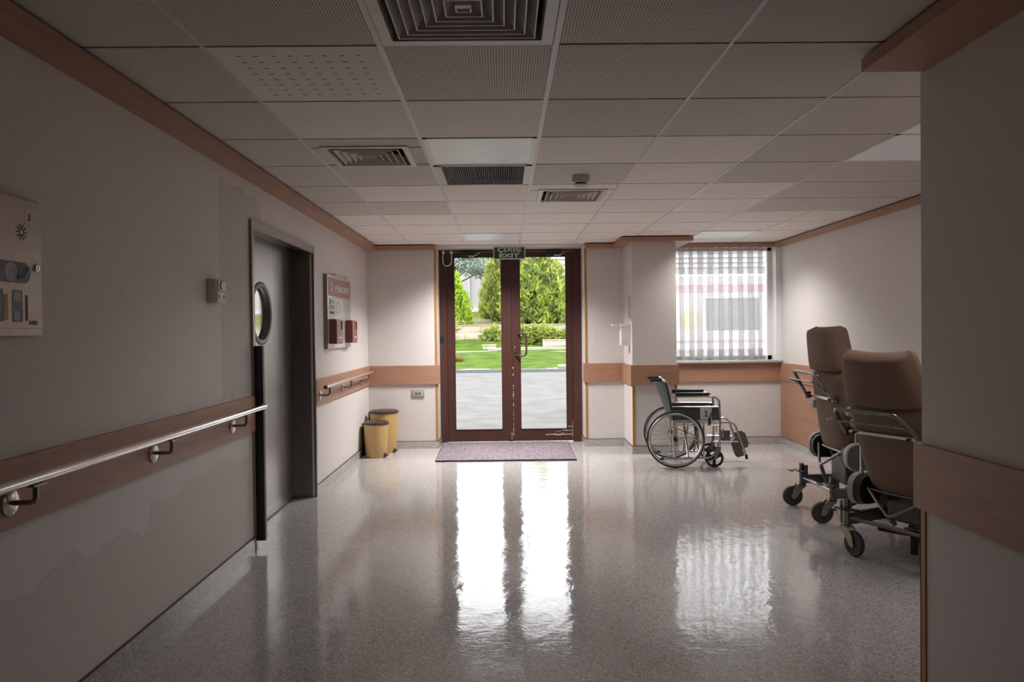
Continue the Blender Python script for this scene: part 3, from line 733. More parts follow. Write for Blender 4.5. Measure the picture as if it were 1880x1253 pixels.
# ------------------------------------------------------------------ ceiling fittings
def frustum(mb, s0, z0, s1, z1, th=.0025):
    # square louvre blade: lower half-size s0 at z0, upper half-size s1 at z1
    def sq(s, z): return [(-s, -s, z), (s, -s, z), (s, s, z), (-s, s, z)]
    vs = sq(s0, z0)+sq(s1, z1)+sq(s0-th, z0)+sq(s1-th, z1)
    fs = []
    for i in range(4):
        j = (i+1) % 4; fs += [(i, j, 4+j, 4+i), (8+j, 8+i, 12+i, 12+j), (i, 8+i, 8+j, j), (4+i, 4+j, 12+j, 12+i)]
    mb.add(vs, fs)
def square_ring(mb, a, b, z0, z1):
    mb.box(-a, a, -a, -b, z0, z1); mb.box(-a, a, b, a, z0, z1); mb.box(-a, -b, -b, b, z0, z1); mb.box(b, a, -b, b, z0, z1)
def diffuser(x, y, half, n, label, drop=.008):
    t = thing('ceiling_vent', label, 'air vent', (x, y, CZ), 0, 'square air diffusers in the ceiling')
    fl = half*.14
    m = MB(); square_ring(m, half, half-fl, -drop, 0.0); frustum(m, half-fl+.002, -drop, half-fl-.0, .05); m.build('flange', M['vent'], t)
    step = (half-fl)/(n+.35)
    for k in range(1, n+1):
        s = half-fl-step*k
        b = MB()
        if s > step*.6: frustum(b, s+step*.34, -drop+.001, s-step*.55, .045, .004)
        else:
            b.box(-s-step*.3, s+step*.3, -s-step*.3, s+step*.3, -drop+.004, -drop+.008)
        square_ring(b, s+step*.36, s+step*.24, -drop-.002, -drop+.004)
        b.build('louvre_ring', M['vent'], t)
    p = MB(); a = half-fl+.004
    p.box(-a, a, -a, a, .085, .09); square_ring(p, a+.004, a, .0, .09); p.build('duct_box', M['dark'], t)
    return t
diffuser(GX+TILE/2, GY-TILE/2, .306, 7, 'large square ceiling vent at the top edge, filling a whole tile')
diffuser(-.770, 4.375, .245, 5, 'square ceiling vent on the left, beside the light panel')
diffuser(.530, 5.690, .255, 5, 'square ceiling vent behind the smoke detector')
def lens_panel(c, k, label, power, spread):
    x0, y0 = GX+c*TILE, GY+k*TILE; x1 = x0+TILE; y1 = y0+TILE
    t = thing('light_panel', label, 'ceiling light', ((x0+x1)/2, (y0+y1)/2, CZ), 0, 'square ceiling light panels')
    hx, hy = (x1-x0)/2-.011, (y1-y0)/2-.005
    m = MB(); m.box(-hx, -hx+.022, -hy, hy, -.004, .05); m.box(hx-.022, hx, -hy, hy, -.004, .05); m.box(-hx, hx, -hy, -hy+.008, -.004, .05); m.box(-hx, hx, hy-.008, hy, -.004, .05); m.box(-hx, hx, -hy, hy, .05, .056)
    m.build('housing', M['white_paint'], t)
    MB().box(-hx+.022, hx-.022, -hy+.008, hy-.008, .0, .006).build('lens', M['panel_lens'], t)
    # added fill light under a panel that looks off; spread limits its visible glow
    ld = bpy.data.lights.new('fill_lamp', 'AREA'); ld.shape = 'RECTANGLE'; ld.size = 2*hx-.05; ld.size_y = 2*hy-.02; ld.energy = power; ld.spread = math.radians(spread); ld.color = (1, .975, .965)
    lo = bpy.data.objects.new('fill_lamp', ld); COL.objects.link(lo); lo.parent = t; lo.location = (0, 0, -.006)
lens_panel(0, 2, 'dim white light panel in the ceiling next to the dark grille', 4, 128)
lens_panel(0, 8, 'dim white light panel in the ceiling just above the exit sign', 58, 128)
lens_panel(4, 2, 'dim white light panel in the ceiling beside the near right wall', 4, 126)
lens_panel(4, 1, 'added fill light panel in the alcove ceiling behind the near wall corner', 5, 172)  # made-up panel, out of view, added to brighten the left wall
lens_panel(4, 8, 'dim white light panel in the ceiling near the curtained window', 20, 128)
x0, y0 = GX, GY+3*TILE
gr = thing('return_grille', 'dark slatted air grille in the ceiling behind the light panel', 'air grille', (x0+TILE/2, y0+TILE/2, CZ))
hx = TILE/2-.011; m = MB(); m.box(-hx, -hx+.045, -hx, hx, -.004, .03); m.box(hx-.045, hx, -hx, hx, -.004, .03); m.box(-hx, hx, -hx, -hx+.02, -.004, .03); m.box(-hx, hx, hx-.02, hx, -.004, .03)
m.build('grille_frame', M['vent'], gr)
m = MB()
for k in range(44):
    x = -hx+.05+k*(2*hx-.1)/43; m.box(x-.0012, x+.0012, -hx+.02, hx-.02, .0, .03)
sl = m.build('slats', M['grey_plastic'], gr); MB().box(-hx, hx, -hx, hx, .035, .04).build('duct_void', M['dark'], gr)
sd = thing('smoke_detector', 'round beige smoke detector on the ceiling near the entrance', 'smoke detector', (.535, 4.985, CZ))
MB().lathe((0, 0, 0), (0, 0, -1), [(0, 0), (.058, 0), (.060, .010), (.058, .040), (.050, .048), (0, .048)], 36).build('base', M['vent'], sd)
MB().lathe((0, 0, -.058), (0, 0, -1), [(0, 0), (.046, 0), (.048, .006), (.030, .016), (0, .018)], 32).build('sensor_cap', M['ivory'], sd)
MB().lathe((0, 0, -.047), (0, 0, -1), [(.036, 0), (.036, .012)], 24).build('sensor_gap', M['ink'], sd)

# ------------------------------------------------------------------ wheelchair (forward = +x, far side = +y)
wc = thing('wheelchair', 'folding chrome wheelchair with grey seat, numbered 2, beside the pillar', 'wheelchair', (1.762, 7.672, 0), math.radians(-7.7))
fw = .215
def both(fn):
    for s in (-1, 1): fn(s)
for s in (-1, 1):
    y = s*fw
    m = MB()
    m.tube([(-.005, y, .10), (-.012, y, .43), (-.050, y, .735), (-.080, y, .868), (-.130, y, .888), (-.150, y, .887)], .0115, 12, .035)   # back post to grip
    m.tube([(-.012, y, .455), (.445, y, .455)], .0115, 12); m.tube([(-.010, y, .425), (.445, y, .430)], .009, 10)
    m.tube([(-.045, y, .715), (.375, y, .722), (.440, y, .690), (.448, y, .455), (.440, y, .20)], .0115, 12, .06)
    m.tube([(-.03, y, .612), (.443, y, .614)], .008, 10)
    m.tube([(-.115, y, .085), (.0, y, .085), (.36, y, .098), (.44, y, .21)], .0105, 12, .05)
    m.tube([(.285, y, .45), (.285, y, .10)], .0095, 10)
    m.tube([(.05, y, .34), (.27, y, .25)], .007, 8)
    m.build('side_frame', M['chrome'], wc)
    MB().tube([(-.125, y, .888), (-.245, y, .884)], [.0165, .0165], 14).build('hand_grip', M['black'], wc)
    MB().box(.01, .345, y-.026, y+.026, .727, .760, .012).build('armrest', M['black'], wc)
    sp = MB().box(-.012, .437, y-.004, y+.004, .478, .608).build('side_panel', M['vinyl'], wc)
    if s < 0:
        pl = MB().box(.252, .366, y-.0065, y-.004, .483, .604).build('number_plate', M['paper'], sp)
        text_mesh('number', '2', M['ink'], .07, face_mtx((.310, y-.0075, .545), (1, 0, 0), (0, 0, 1)), pl, height=.058, width=.032, bold=.001)
    MB().tube([(-.115, y, .085), (-.155, y, .080)], .014, 12).build('tipping_lever', M['black'], wc)
    # large wheel
    Y = s*.278
    wh = MB().ring((0, Y, .290), (0, 1, 0), .2805, .0090, 72, 10).build('rear_wheel', M['rubber'], wc)
    MB().ring((0, Y, .290), (0, 1, 0), .262, .009, 72, 8, 1.2).build('rim', M['chrome'], wh)
    hr = MB().ring((0, Y+s*.030, .290), (0, 1, 0), .260, .0105, 72, 10)
    for k in range(6):
        a = 2*PI*k/6+.3; hr.tube([(.256*math.cos(a), Y, .29+.256*math.sin(a)), (.260*math.cos(a), Y+s*.030, .29+.260*math.sin(a))], .004, 6)
    hr.build('hand_rim', M['chrome'], wh)
    q = MB()
    for k in range(28):
        a = 2*PI*k/28; b = a+(.30 if k % 2 else -.30)
        q.tube([(.022*math.cos(b), Y+(.018 if k % 4 < 2 else -.018), .29+.022*math.sin(b)), (.252*math.cos(a), Y, .29+.252*math.sin(a))], .0011, 5, cap=False)
    q.build('spokes', M['chrome_dull'], wh)
    MB().lathe((0, Y-.03, .29), (0, 1, 0), [(0, 0), (.020, 0), (.020, .006), (.011, .01), (.011, .05), (.020, .054), (.024, .062), (.012, .068), (0, .068)], 24).build('hub', M['black'], wh)
    # caster
    cx, cyy, r = .390, s*.200, .092
    ca = MB().lathe((cx, cyy-.0155, r), (0, 1, 0), [(r-.022, 0), (r-.004, .002), (r, .008), (r, .023), (r-.004, .029), (r-.022, .031), (r-.022, 0)], 44).build('caster', M['rubber'], wc)
    sp2 = MB()
    for k in range(3):
        a = 2*PI*k/3+.5; u = Vector((math.cos(a), 0, math.sin(a))); v = Vector((-math.sin(a), 0, math.cos(a))); c0 = Vector((cx, cyy, r))
        p = [c0-v*.016, c0+u*.055-v*.014, c0+u*.074-v*.030, c0+u*.074+v*.030, c0+u*.055+v*.014, c0+v*.016]
        sp2.prism([(w_.x, w_.z) for w_ in p], cyy-.011, cyy+.011, 'xz')
    sp2.lathe((cx, cyy-.018, r), (0, 1, 0), [(0, 0), (.020, 0), (.020, .036), (0, .036)], 20)
    sp2.build('caster_spokes', M['black'], ca)
    f = MB()
    for d in (-.026, .026): f.prism([(cx-.012, r-.012), (cx+.014, r-.008), (.452, .178), (.452, .205), (.420, .205), (.410, .18)], cyy+d-.003, cyy+d+.003, 'xz')
    f.box(.412, .456, cyy-.028, cyy+.028, .198, .206); f.cyl((.436, cyy, .20), (.436, cyy, .262), .015, 16)
    f.build('fork', M['chrome_dull'], ca)
    # leg hanger with calf pad and folded foot plate
    hy = s*.190
    g = MB().tube([(.455, y, .455), (.560, hy, .452), (.600, hy, .425), (.705, hy, .115)], .0105, 12, .05)
    g.tube([(.375, y, .262), (.630, hy, .258)], .008, 10)
    g.tube([(.448, y, .40), (.475, y, .40), (.475, y, .30)], .007, 8, .01)
    hg = g.build('leg_hanger', M['chrome'], wc)
    # plates and calf pad folded flat beside the hangers
    if s > 0: MB().box(.505, .610, hy-.030, hy-.018, .195, .325, .005).build('calf_pad', M['vinyl_pale'], hg)
    dn = Vector((.105, -.31)).normalized(); nf = Vector((.31, .105)).normalized()*(.115 if s > 0 else -.095); B0 = Vector((.700, .120))
    q0 = [B0+dn*.0+nf*.08, B0+nf*.8, B0-dn*.03+nf, B0-dn*.15+nf, B0-dn*.185+nf*.75, B0-dn*.19+nf*.08]
    MB().prism([(v_.x, v_.y) for v_ in q0], hy-s*.030, hy-s*.018, 'xz').build('foot_plate', M['vinyl_pale'], hg)
    MB().cyl((.706, hy, .13), (.711, hy, .085), .014, 14).build('end_plug', M['black'], hg)
# sling seat and back
mb = MB(); n = 14
def sling(mb, pl, pr, sags, sagdir, th=.006):
    vs, fs = [], []; N = len(pl); sd = Vector(sagdir)
    for k, off in ((0, 0), (1, th)):
        for j in range(N):
            sag = sags[j] if isinstance(sags, list) else sags
            for i in range(n+1):
                t = i/n; p = Vector(pl[j])*(1-t)+Vector(pr[j])*t+sd*(sag*(1-(2*t-1)**2)+off); vs.append(tuple(p))
    K = N*(n+1)
    for j in range(N-1):
        for i in range(n):
            a = j*(n+1)+i; fs += [(a, a+1, a+n+2, a+n+1), (K+a, K+a+n+1, K+a+n+2, K+a+1)]
    for i in range(n):
        a = (N-1)*(n+1)+i; fs += [(i, K+i, K+i+1, i+1), (a, a+1, K+a+1, K+a)]
    for j in range(N-1):
        a = j*(n+1); b = a+n; fs += [(a, a+n+1, K+a+n+1, K+a), (b, K+b, K+b+n+1, b+n+1)]
    mb.add(vs, fs)
sling(mb, [(.0, -fw, .468), (.43, -fw, .468)], [(.0, fw, .468), (.43, fw, .468)], .018, (0, 0, -1)); mb.build('seat', M['vinyl'], wc)
mb = MB(); hs = [(-.022, .48), (-.045, .62), (-.066, .735), (-.092, .858)]
sling(mb, [(x, -fw-.010, z) for x, z in hs], [(x, fw+.010, z) for x, z in hs], [.030, .052, .074, .105], (-1, 0, 0)); 
for s in (-1, 1):
    for (a, b) in zip(hs, hs[1:]): mb.tube([(a[0]+.004, s*fw, a[1]), (b[0]+.004, s*fw, b[1])], .0165, 12)
mb.build('backrest', M['vinyl'], wc)
m = MB(); m.tube([(.13, -fw, .43), (.13, fw, .10)], .010, 10); m.tube([(.13, fw, .43), (.13, -fw, .10)], .010, 10); m.tube([(.24, -fw, .43), (.24, fw, .10)], .010, 10); m.tube([(.24, fw, .43), (.24, -fw, .10)], .010, 10)
m.build('cross_brace', M['chrome_dull'], wc)
MB().box(.33, .352, -.262, -.225, .435, .50, .004).tube([(.34, -.245, .49), (.36, -.25, .56)], .006, 8).build('wheel_brake', M['black'], wc)
MB().tube([(.0, -.2, .345), (-.045, -.215, .31)], .007, 8).build('reflector', simple('orange_reflector', (.75, .25, .08), .3), wc)

# ------------------------------------------------------------------ tan care chairs on castors (forward = +y)
def care_chair(x, y, rz, zb, lean, hshift, label, trail, trail2):
    t = thing('care_chair', label, 'reclining chair', (x, y, 0), rz, 'tan care chairs facing the right wall')
    BX = Matrix.Translation((0, .17, zb)) @ Matrix.Rotation(math.radians(lean), 4, 'X')
    b = MB(); b.xf = BX @ Matrix.Translation((0, .052, 0))
    b.pad(lambda q: .225+.028*(q+1)/2-.018*max(0, -q)**3, -.035, .585+hshift, .105, .045, px=7, py=7); b.build('backrest', M['uphol'], t, 60)
    h = MB(); h.xf = BX @ Matrix.Translation((0, .065, 0))
    h.pad(lambda q: .257-.052*((q+1)/2)**1.7, .565+hshift, .905+hshift, .155, .055, px=10, py=10); h.build('headrest', M['uphol'], t, 60)
    p = MB(); p.xf = BX; hb = .586+hshift*.6
    p.tube([(-.245, -.004, .36), (-.235, -.03, .42), (-.205, -.104, hb), (.205, -.104, hb), (.235, -.03, .42), (.245, -.004, .36)], .0125, 14, .035); p.build('push_handle', M['chrome_dull'], t)
    p = MB(); p.xf = BX
    p.tube([(-.232, -.02, .405), (-.205, -.075, .49), (-.255, -.140, .530+hshift*.6), (.20, -.140, .530+hshift*.6), (.225, -.075, .47), (.232, -.02, .405)], .0062, 10, .03); p.build('release_bar', M['chrome_dull'], t)
    p = MB(); p.xf = BX; p.box(-.250, .250, -.012, -.002, .372, .392, .002)
    p.build('cross_bar', M['chrome'], t)
    for s in (-1, 1):
        p = MB(); p.xf = BX; p.box(s*.252, s*.228, -.020, .02, .355, .405, .005).cyl((s*.18, -.012, .382), (s*.18, -.03, .382), .010, 12); p.build('hinge_clamp', M['black'], t)
    s_ = MB(); s_.xf = Matrix.Translation((0, .47, zb+.17)) @ Matrix.Rotation(math.radians(-84), 4, 'X')
    s_.pad(lambda q: .235, -.28, .28, .12, 0); s_.build('seat', M['uphol'], t, 60)
    l_ = MB(); l_.xf = Matrix.Translation((0, .73, zb+.08)) @ Matrix.Rotation(math.radians(198), 4, 'X')
    l_.pad(lambda q: .225, -.02, .36, .09, 0); l_.build('leg_rest', M['uphol'], t, 60)
    for s in (-1, 1):
        # side shell, armrest and its post
        def cap(y0, y1, z0, z1, r, n=8):
            o = []
            for (cy, cz, a0) in ((y1-r, z1-r, 0), (y0+r, z1-r, PI/2), (y0+r, z0+r, PI), (y1-r, z0+r, 1.5*PI)):
                o += [(cy+r*math.cos(a0+PI/2*k/n), cz+r*math.sin(a0+PI/2*k/n)) for k in range(n+1)]
            return o
        zs = zb-.125
        sh = MB().prism(cap(.15, .60, zs, zs+.20, .085), s*.285, s*.325, 'yz').build('side_shell', M['shell'], t)
        MB().prism(cap(.162, .588, zs+.012, zs+.188, .075), s*.32, s*.329, 'yz').build('shell_cover', M['iron'], sh)
        MB().prism(cap(.155, .58, zs+.012, zs+.188, .075), s*.235, s*.286, 'yz').build('shell_lining', M['black'], sh)
        ar = MB().box(s*.262, s*.325, .20, .64, .775, .825, .02).build('armrest', M['uphol'], t)
        MB().lathe((s*.293, .205, .800), (0, -1, 0), [(.036, 0), (.036, .012), (.028, .03), (0, .036)], 20).build('armrest_end', M['shell'], ar)
        MB().tube([(s*.292, .245, .78), (s*.292, .245, zs+.16)], .011, 12).build('armrest_post', M['chrome'], t)
    v = MB().tube([(-.20, .185, zb+.0), (0, .105, zb-.135), (.20, .185, zb+.0)], .0105, 12, .035)
    v.tube([(-.21, .20, zb-.01), (.21, .20, zb-.01)], .0105, 12); v.build('tilt_yoke', M['chrome_dull'], t)
    mech = MB().box(-.11, .13, .24, .62, .235, zb-.06, .01).tube([(0, .115, zb-.14), (.0, .16, .23)], .014, 12)
    mech.tube([(-.16, .26, zb-.05), (.10, .34, .22)], .012, 10).box(-.19, -.13, .28, .66, zb-.10, zb-.05).box(.13, .19, .28, .66, zb-.10, zb-.05)
    mech.build('tilt_mechanism', M['iron'], t)
    fr = MB()
    for s in (-1, 1): fr.box(s*.288, s*.252, .075, .78, .175, .245, .004)
    fr.box(-.27, .27, .40, .46, .18, .24); fr.build('base_frame', M['iron'], t)
    MB().tube([(-.27, .085, .222), (.27, .085, .222)], .013, 12).build('rear_cross_tube', M['chrome_dull'], t)
    for s in (-1, 1):
        for vy, tr in ((.075, trail), (.78, trail2)):
            X = Matrix.Translation((s*.270, vy, 0)) @ rotz(tr)      # wheel trails along -y here
            c = MB(); c.xf = X; r = .077
            c.lathe((-.016, -.070, r), (1, 0, 0), [(r-.03, .002), (r-.006, 0), (r, .006), (r, .026), (r-.006, .032), (r-.03, .030), (.012, .026), (.012, .006), (r-.03, .002)], 40)
            ca = c.build('caster', M['rubber'], t)
            c = MB(); c.xf = X
            for d in (-.023, .023):
                c.prism([(-.088, .066), (-.072, .052), (-.052, .062), (.004, .135), (.028, .152), (.028, .172), (-.034, .172), (-.074, .125)], d-.002, d+.002, 'yz')
            c.box(-.025, .025, -.034, .028, .164, .174); c.build('fork', M['castor_fork'], ca)
            c = MB(); c.xf = X; c.cyl((0, 0, .168), (0, 0, .335), .0185, 16).cyl((0.0, .035, .18), (0, .035, .318), .017, 16); c.lathe((0, 0, .160), (0, 0, 1), [(0, 0), (.026, 0), (.026, .012), (.019, .018)], 16)
            c.build('stem', M['chrome_dull'], ca)
        pd = MB().box(s*.27-.055, s*.27+.055, .03, .055, .272, .282, .003).box(s*.27-.10, s*.27-.03, .0, .03, .262, .270, .003).box(s*.27+.03, s*.27+.095, .045, .085, .276, .284, .003)
        pd.build('brake_pedal', M['black'], t)
    MB().tube([(-.16, .22, .16), (-.06, .30, .145), (.02, .33, .15)], .014, 10, .03).box(.0, .03, .30, .33, .03, .20).build('foot_lever', M['black'], t)
    MB().tube([(.09, .30, .20), (.09, .24, .11), (.20, .24, .10), (.20, .34, .16)], .011, 10, .05).build('cable_guide', M['black'], t)
    return t
care_chair(2.265, 5.505, math.radians(-90), .50, 7.3, 0, 'tan care chair farther back, upright, with full push handle in view', 0, .5)
care_chair(2.165, 4.26, math.radians(25.5-90), .405, 18.0, -.035, 'tan care chair nearest, leaning back, beside the near wall corner', math.radians(79), .2)

# ------------------------------------------------------------------ outdoors
GZ = -.12
struct('road', MB().box(-40, 40, 9.42, 27.45, GZ-.1, GZ), M['asphalt'], 'pale grey paved forecourt outside the entrance', 'pavement')
struct('doorstep', MB().box(-1.2, 1.4, 9.34, 9.9, GZ, -.012), M['limestone'], 'low stone step outside the entrance door', 'step')
m = MB()
for k in range(-16, 17): m.box(k*1.2, k*1.2+1.192, 27.3, 27.5, GZ-.05, .0, .012)
struct('kerb', m, M['kerb'], 'grey stone kerb between the forecourt and the lawn', 'kerb')
prof = [(27.5, -.01), (31, .235), (34, .44), (37, .70), (40, .985), (40.25, 1.0)]
m = MB(); vs = []; fs = []; NX = 60
for (yy, zz) in prof:
    for i in range(NX+1): vs.append((-20+40*i/NX, yy, zz+.03*math.sin(i*1.3+yy)))
for j in range(len(prof)-1):
    for i in range(NX): a = j*(NX+1)+i; fs.append((a, a+1, a+NX+2, a+NX+1))
m.add(vs, fs); struct('lawn', m, M['lawn'], 'sloping green lawn beyond the forecourt', 'lawn')
m = MB()
for k in range(-9, 12):
    for q in range(2):
        x = k*2.1+(q*.9)
        m.box(x-.0, x+2.088, 40.1, 40.5, .85+.45*q, 1.295+.45*q-.008, .012)
m.box(-20, 23, 40.06, 40.54, 1.745, 1.79)
struct('retaining_wall', m, M['limestone'], 'pale limestone retaining wall at the back of the lawn', 'wall')
m = MB(); m.add([(-25, 40.5, 1.74), (25, 40.5, 1.74), (25, 62, 3.1), (-25, 62, 3.1)], [(0, 1, 2, 3)])
struct('terrace', m, M['lawn_dry'], 'upper grass terrace above the retaining wall', 'lawn')
m = MB(); m.prism([(-20, 33.6), (-1.2, 34.0), (-.3, 34.5), (-.3, 34.75), (-1.3, 34.3), (-20, 33.9)], .40, .50)
m.prism([(-.75, 34.75), (3.9, 34.9), (9, 35.6), (9, 37.0), (1.9, 36.2), (-.75, 35.25)], .50, .62)
m.prism([(2.0, 33.9), (9, 32.9), (9, 33.3), (2.5, 34.2)], .35, .46)
struct('path', m, M['path'], 'pale stone path edging crossing the lawn', 'path')
for (x0_, x1_, y_, z0_, z1_, lb) in ((1.95, 9, 36.4, .55, .98, 'low limestone garden wall on the right beyond the path'), (-1.0, -.35, 35.3, .5, .78, 'short limestone block beside the path left of the door mullion')):
    m = MB()
    for k in range(max(1, int((x1_-x0_)/1.4))):
        w_ = (x1_-x0_)/max(1, int((x1_-x0_)/1.4)); m.box(x0_+k*w_, x0_+(k+1)*w_-.01, y_, y_+.35, z0_, z1_-.05, .01)
    m.box(x0_-.03, x1_, y_-.04, y_+.4, z1_-.05, z1_); tag(m.build('garden_wall', M['limestone']), lb, 'garden wall', None, 'structure')
struct('terrace_step', MB().box(-4.2, -.6, 45.0, 45.3, 1.9, 2.16, .01), M['path'], 'pale stone edging on the upper terrace', 'edging')
tag(MB().box(2.05, 2.38, 27.7, 27.95, -.02, .13, .02).build('kerb_block', M['path']), 'small white block lying on the lawn edge at the right', 'block')

def foliage(name, mat, parent, blades, seed=1):
    # blades: list of (pos, dir, length, width)
    rr = random.Random(seed); vs = []; fs = []
    for p, d, ln, wd in blades:
        d = d.normalized(); a = d.cross(Vector((rr.uniform(-1, 1), rr.uniform(-1, 1), rr.uniform(-1, 1)))).normalized()
        b = d.cross(a); o = len(vs); bend = b*ln*.18*rr.uniform(-1, 1)
        vs += [tuple(p-a*wd*.35), tuple(p+a*wd*.35), tuple(p+d*ln*.5+a*wd*.6+bend), tuple(p+d*ln*.5-a*wd*.6+bend), tuple(p+d*ln+bend*.4)]
        fs += [(o, o+1, o+2, o+3), (o+3, o+2, o+4)]
    me = bpy.data.meshes.new(name); me.from_pydata(vs, [], fs); me.materials.append(mat)
    ob = bpy.data.objects.new(name, me); COL.objects.link(ob); ob.parent = parent; return ob
def cone_blades(seed, n, lobes, up=.75, ln=(.2, .34), wd=(.05, .09)):
    # lobes: (x, y, z0, z1, r, power) plume-shaped volumes
    rr = random.Random(seed); B = []
    tot = sum(l[4]*(l[3]-l[2]) for l in lobes)
    for (x, y, z0_, z1_, r, pw) in lobes:
        k = int(n*r*(z1_-z0_)/tot); tufts = max(8, k//22)
        for _ in range(tufts):
            t = rr.random()**.9; a = rr.uniform(0, 2*PI)
            rad = r*(min(1, t*5+.35))*(1-t)**pw*rr.uniform(.80, 1.08)
            c = Vector((x+rad*math.cos(a), y+rad*math.sin(a), z0_+(z1_-z0_)*t)); od = Vector((math.cos(a), math.sin(a), 0))
            cr = .09+.11*min(1, r)
            for _q in range(22):
                off = Vector((rr.gauss(0, cr*.6), rr.gauss(0, cr*.6), rr.gauss(0, cr)))
                d = od*rr.uniform(.1, .8)+Vector((rr.gauss(0, .35), rr.gauss(0, .35), up+rr.uniform(-.2, .4)))
                B.append((c+off, d, rr.uniform(*ln), rr.uniform(*wd)))
    return B
def plant(name, label, cat, x, y, z, lobes, mat, n, seed, trunk=None, group=None, **kw):
    t = thing(name, label, cat, (x, y, z), 0, group)
    foliage('foliage', mat, t, cone_blades(seed, n, lobes, **kw), seed)
    if trunk: MB().tube([(0, 0, -.15), (0.02, 0, trunk[1]*.5), (0, .02, trunk[1])], [trunk[0], trunk[0]*.8, trunk[0]*.45], 10).build('trunk', M['bark'], t)
    return t
plant('conifer_shrub', 'bright lime-green shrub on the terrace seen through the left door pane', 'shrub', -2.75, 42.0, 1.84, [(0, 0, .15, 2.35, .80, .75), (.45, -.2, .1, 1.75, .55, .8), (-.4, 0, .1, 2.0, .6, .8), (.1, .1, .3, 2.75, .35, .7)], M['leaf_lime'], 5200, 3, (.05, 1.6), up=.9, ln=(.16, .28), wd=(.05, .085))
plant('conifer_tree', 'slim yellow-green conifer just left of the door mullion', 'tree', -.42, 45.4, 2.03, [(0, 0, .0, 3.9, .95, .62), (.35, .1, .6, 4.9, .6, .6), (-.62, 0, .2, 2.2, .42, .7), (-.3, -.2, .3, 3.4, .5, .65), (.6, 0, 0, 3.0, .6, .7)], M['leaf_thuja'], 9500, 5, (.09, 3.0), up=.85, ln=(.2, .34), wd=(.05, .085))
plant('cypress_tree', 'broad bright green cypress filling the right door pane', 'tree', 2.05, 42.4, 1.6, [(-.3, 0, .1, 4.7, 1.7, .55), (-.25, .2, 1.0, 5.4, .9, .6), (-1.1, -.2, .1, 4.9, 1.0, .55), (1.0, -.1, .3, 3.4, .85, .6), (1.6, 0, .2, 2.5, .7, .6), (-.4, -.9, .2, 3.6, 1.1, .6), (.7, -.9, .2, 3.0, 1.1, .6), (-1.4, -.5, .2, 2.6, .8, .7), (.2, -.3, 1.5, 5.9, .45, .7), (.40, .2, 2.0, 4.4, .45, .7)], M['leaf_big'], 26000, 8, (.18, 3.2), up=.45, ln=(.22, .38), wd=(.07, .12))
jl = []
rj = random.Random(4)
for k in range(26):
    jl.append((rj.uniform(-1.5, 1.9), rj.uniform(-.55, .55), 0, rj.uniform(.35, .62), rj.uniform(.35, .5), .6))
plant('juniper_shrub', 'low spreading juniper in front of the broad cypress', 'shrub', 2.2, 38.1, .84, jl, M['leaf_juniper'], 8000, 12, None, up=.12, ln=(.2, .36), wd=(.05, .08))
plant('leafy_shrub', 'small dull-green shrub at the foot of the limestone wall', 'shrub', -.80, 39.2, .90, [(-.15, 0, 0, .45, .35, .7), (.35, 0, 0, .6, .4, .7)], M['leaf_juniper'], 900, 22, None, up=.6, ln=(.1, .2), wd=(.04, .07))
# yucca
t = thing('yucca_plant', 'spiky green plant against the left door jamb before the limestone wall', 'plant', (-2.75, 38.6, .85))
rr = random.Random(9); B = []
for k in range(150):
    a = rr.uniform(0, 2*PI); e = rr.uniform(.15, 1.4); zc = rr.uniform(.05, 1.15)
    B.append((Vector((rr.gauss(0, .05), rr.gauss(0, .05), zc)), Vector((math.cos(a)*math.cos(e), math.sin(a)*math.cos(e), math.sin(e)-.15)), rr.uniform(.45, .8), rr.uniform(.03, .045)))
foliage('leaves', M['leaf_thuja'], t, B, 9); MB().tube([(0, 0, -.1), (.02, 0, 1.1)], .05, 8).build('trunk', M['bark'], t)
t = thing('grass_tuft', 'dry orange-brown tuft on the lawn near the left door jamb', 'grass tuft', (-1.95, 30.6, .20))
B = []
for k in range(420):
    a = rr.uniform(0, 2*PI); e = rr.uniform(.3, 1.45); q = rr.random()**.5*.17
    B.append((Vector((q*math.cos(a)*1.3, q*math.sin(a), 0)), Vector((math.cos(a)*math.cos(e), math.sin(a)*math.cos(e), math.sin(e))), rr.uniform(.14, .27), rr.uniform(.010, .018)))
foliage('blades', M['dry'], t, B, 10)
# far pine crowns
def pine(x, y, z, h, r, seed, label):
    t = thing('pine_tree', label, 'tree', (x, y, z), 0, 'pine trees in front of the pale building'); rr = random.Random(seed); B = []
    for c in range(34):
        a = rr.uniform(0, 2*PI); q = r*rr.random()**.5; zc = h*(.45+.55*rr.random()); c0 = Vector((q*math.cos(a), q*math.sin(a)*.6, zc)); cr = rr.uniform(.5, .95)
        for k in range(170):
            o = Vector((rr.gauss(0, cr*.6), rr.gauss(0, cr*.5), rr.gauss(0, cr*.26)))
            B.append((c0+o, Vector((rr.gauss(0, 1), rr.gauss(0, 1), .5+rr.random())), rr.uniform(.22, .42), rr.uniform(.07, .12)))
    foliage('foliage', M['leaf_pine'], t, B, seed)
    tk = MB().tube([(0, 0, -.3), (.1, 0, h*.4), (-.05, 0, h*.9)], [.16, .13, .06], 10)
    for k in range(7):
        a = k*.9; tk.tube([(.05, 0, h*(.35+.07*k)), (r*.7*math.cos(a), r*.5*math.sin(a), h*(.48+.07*k))], [.06, .025], 7)
    tk.build('trunk', M['bark'], t)
pine(-3.4, 53, 2.6, 6.4, 2.5, 31, 'tall grey-green pine behind the lime-green shrub')
pine(.6, 58.5, 2.85, 7.0, 2.4, 33, 'tall grey-green pine behind the slim yellow-green conifer')
pine(-12.0, 54, 2.55, 7.0, 2.6, 35, 'tall grey-green pine farther left, mostly behind the end wall')
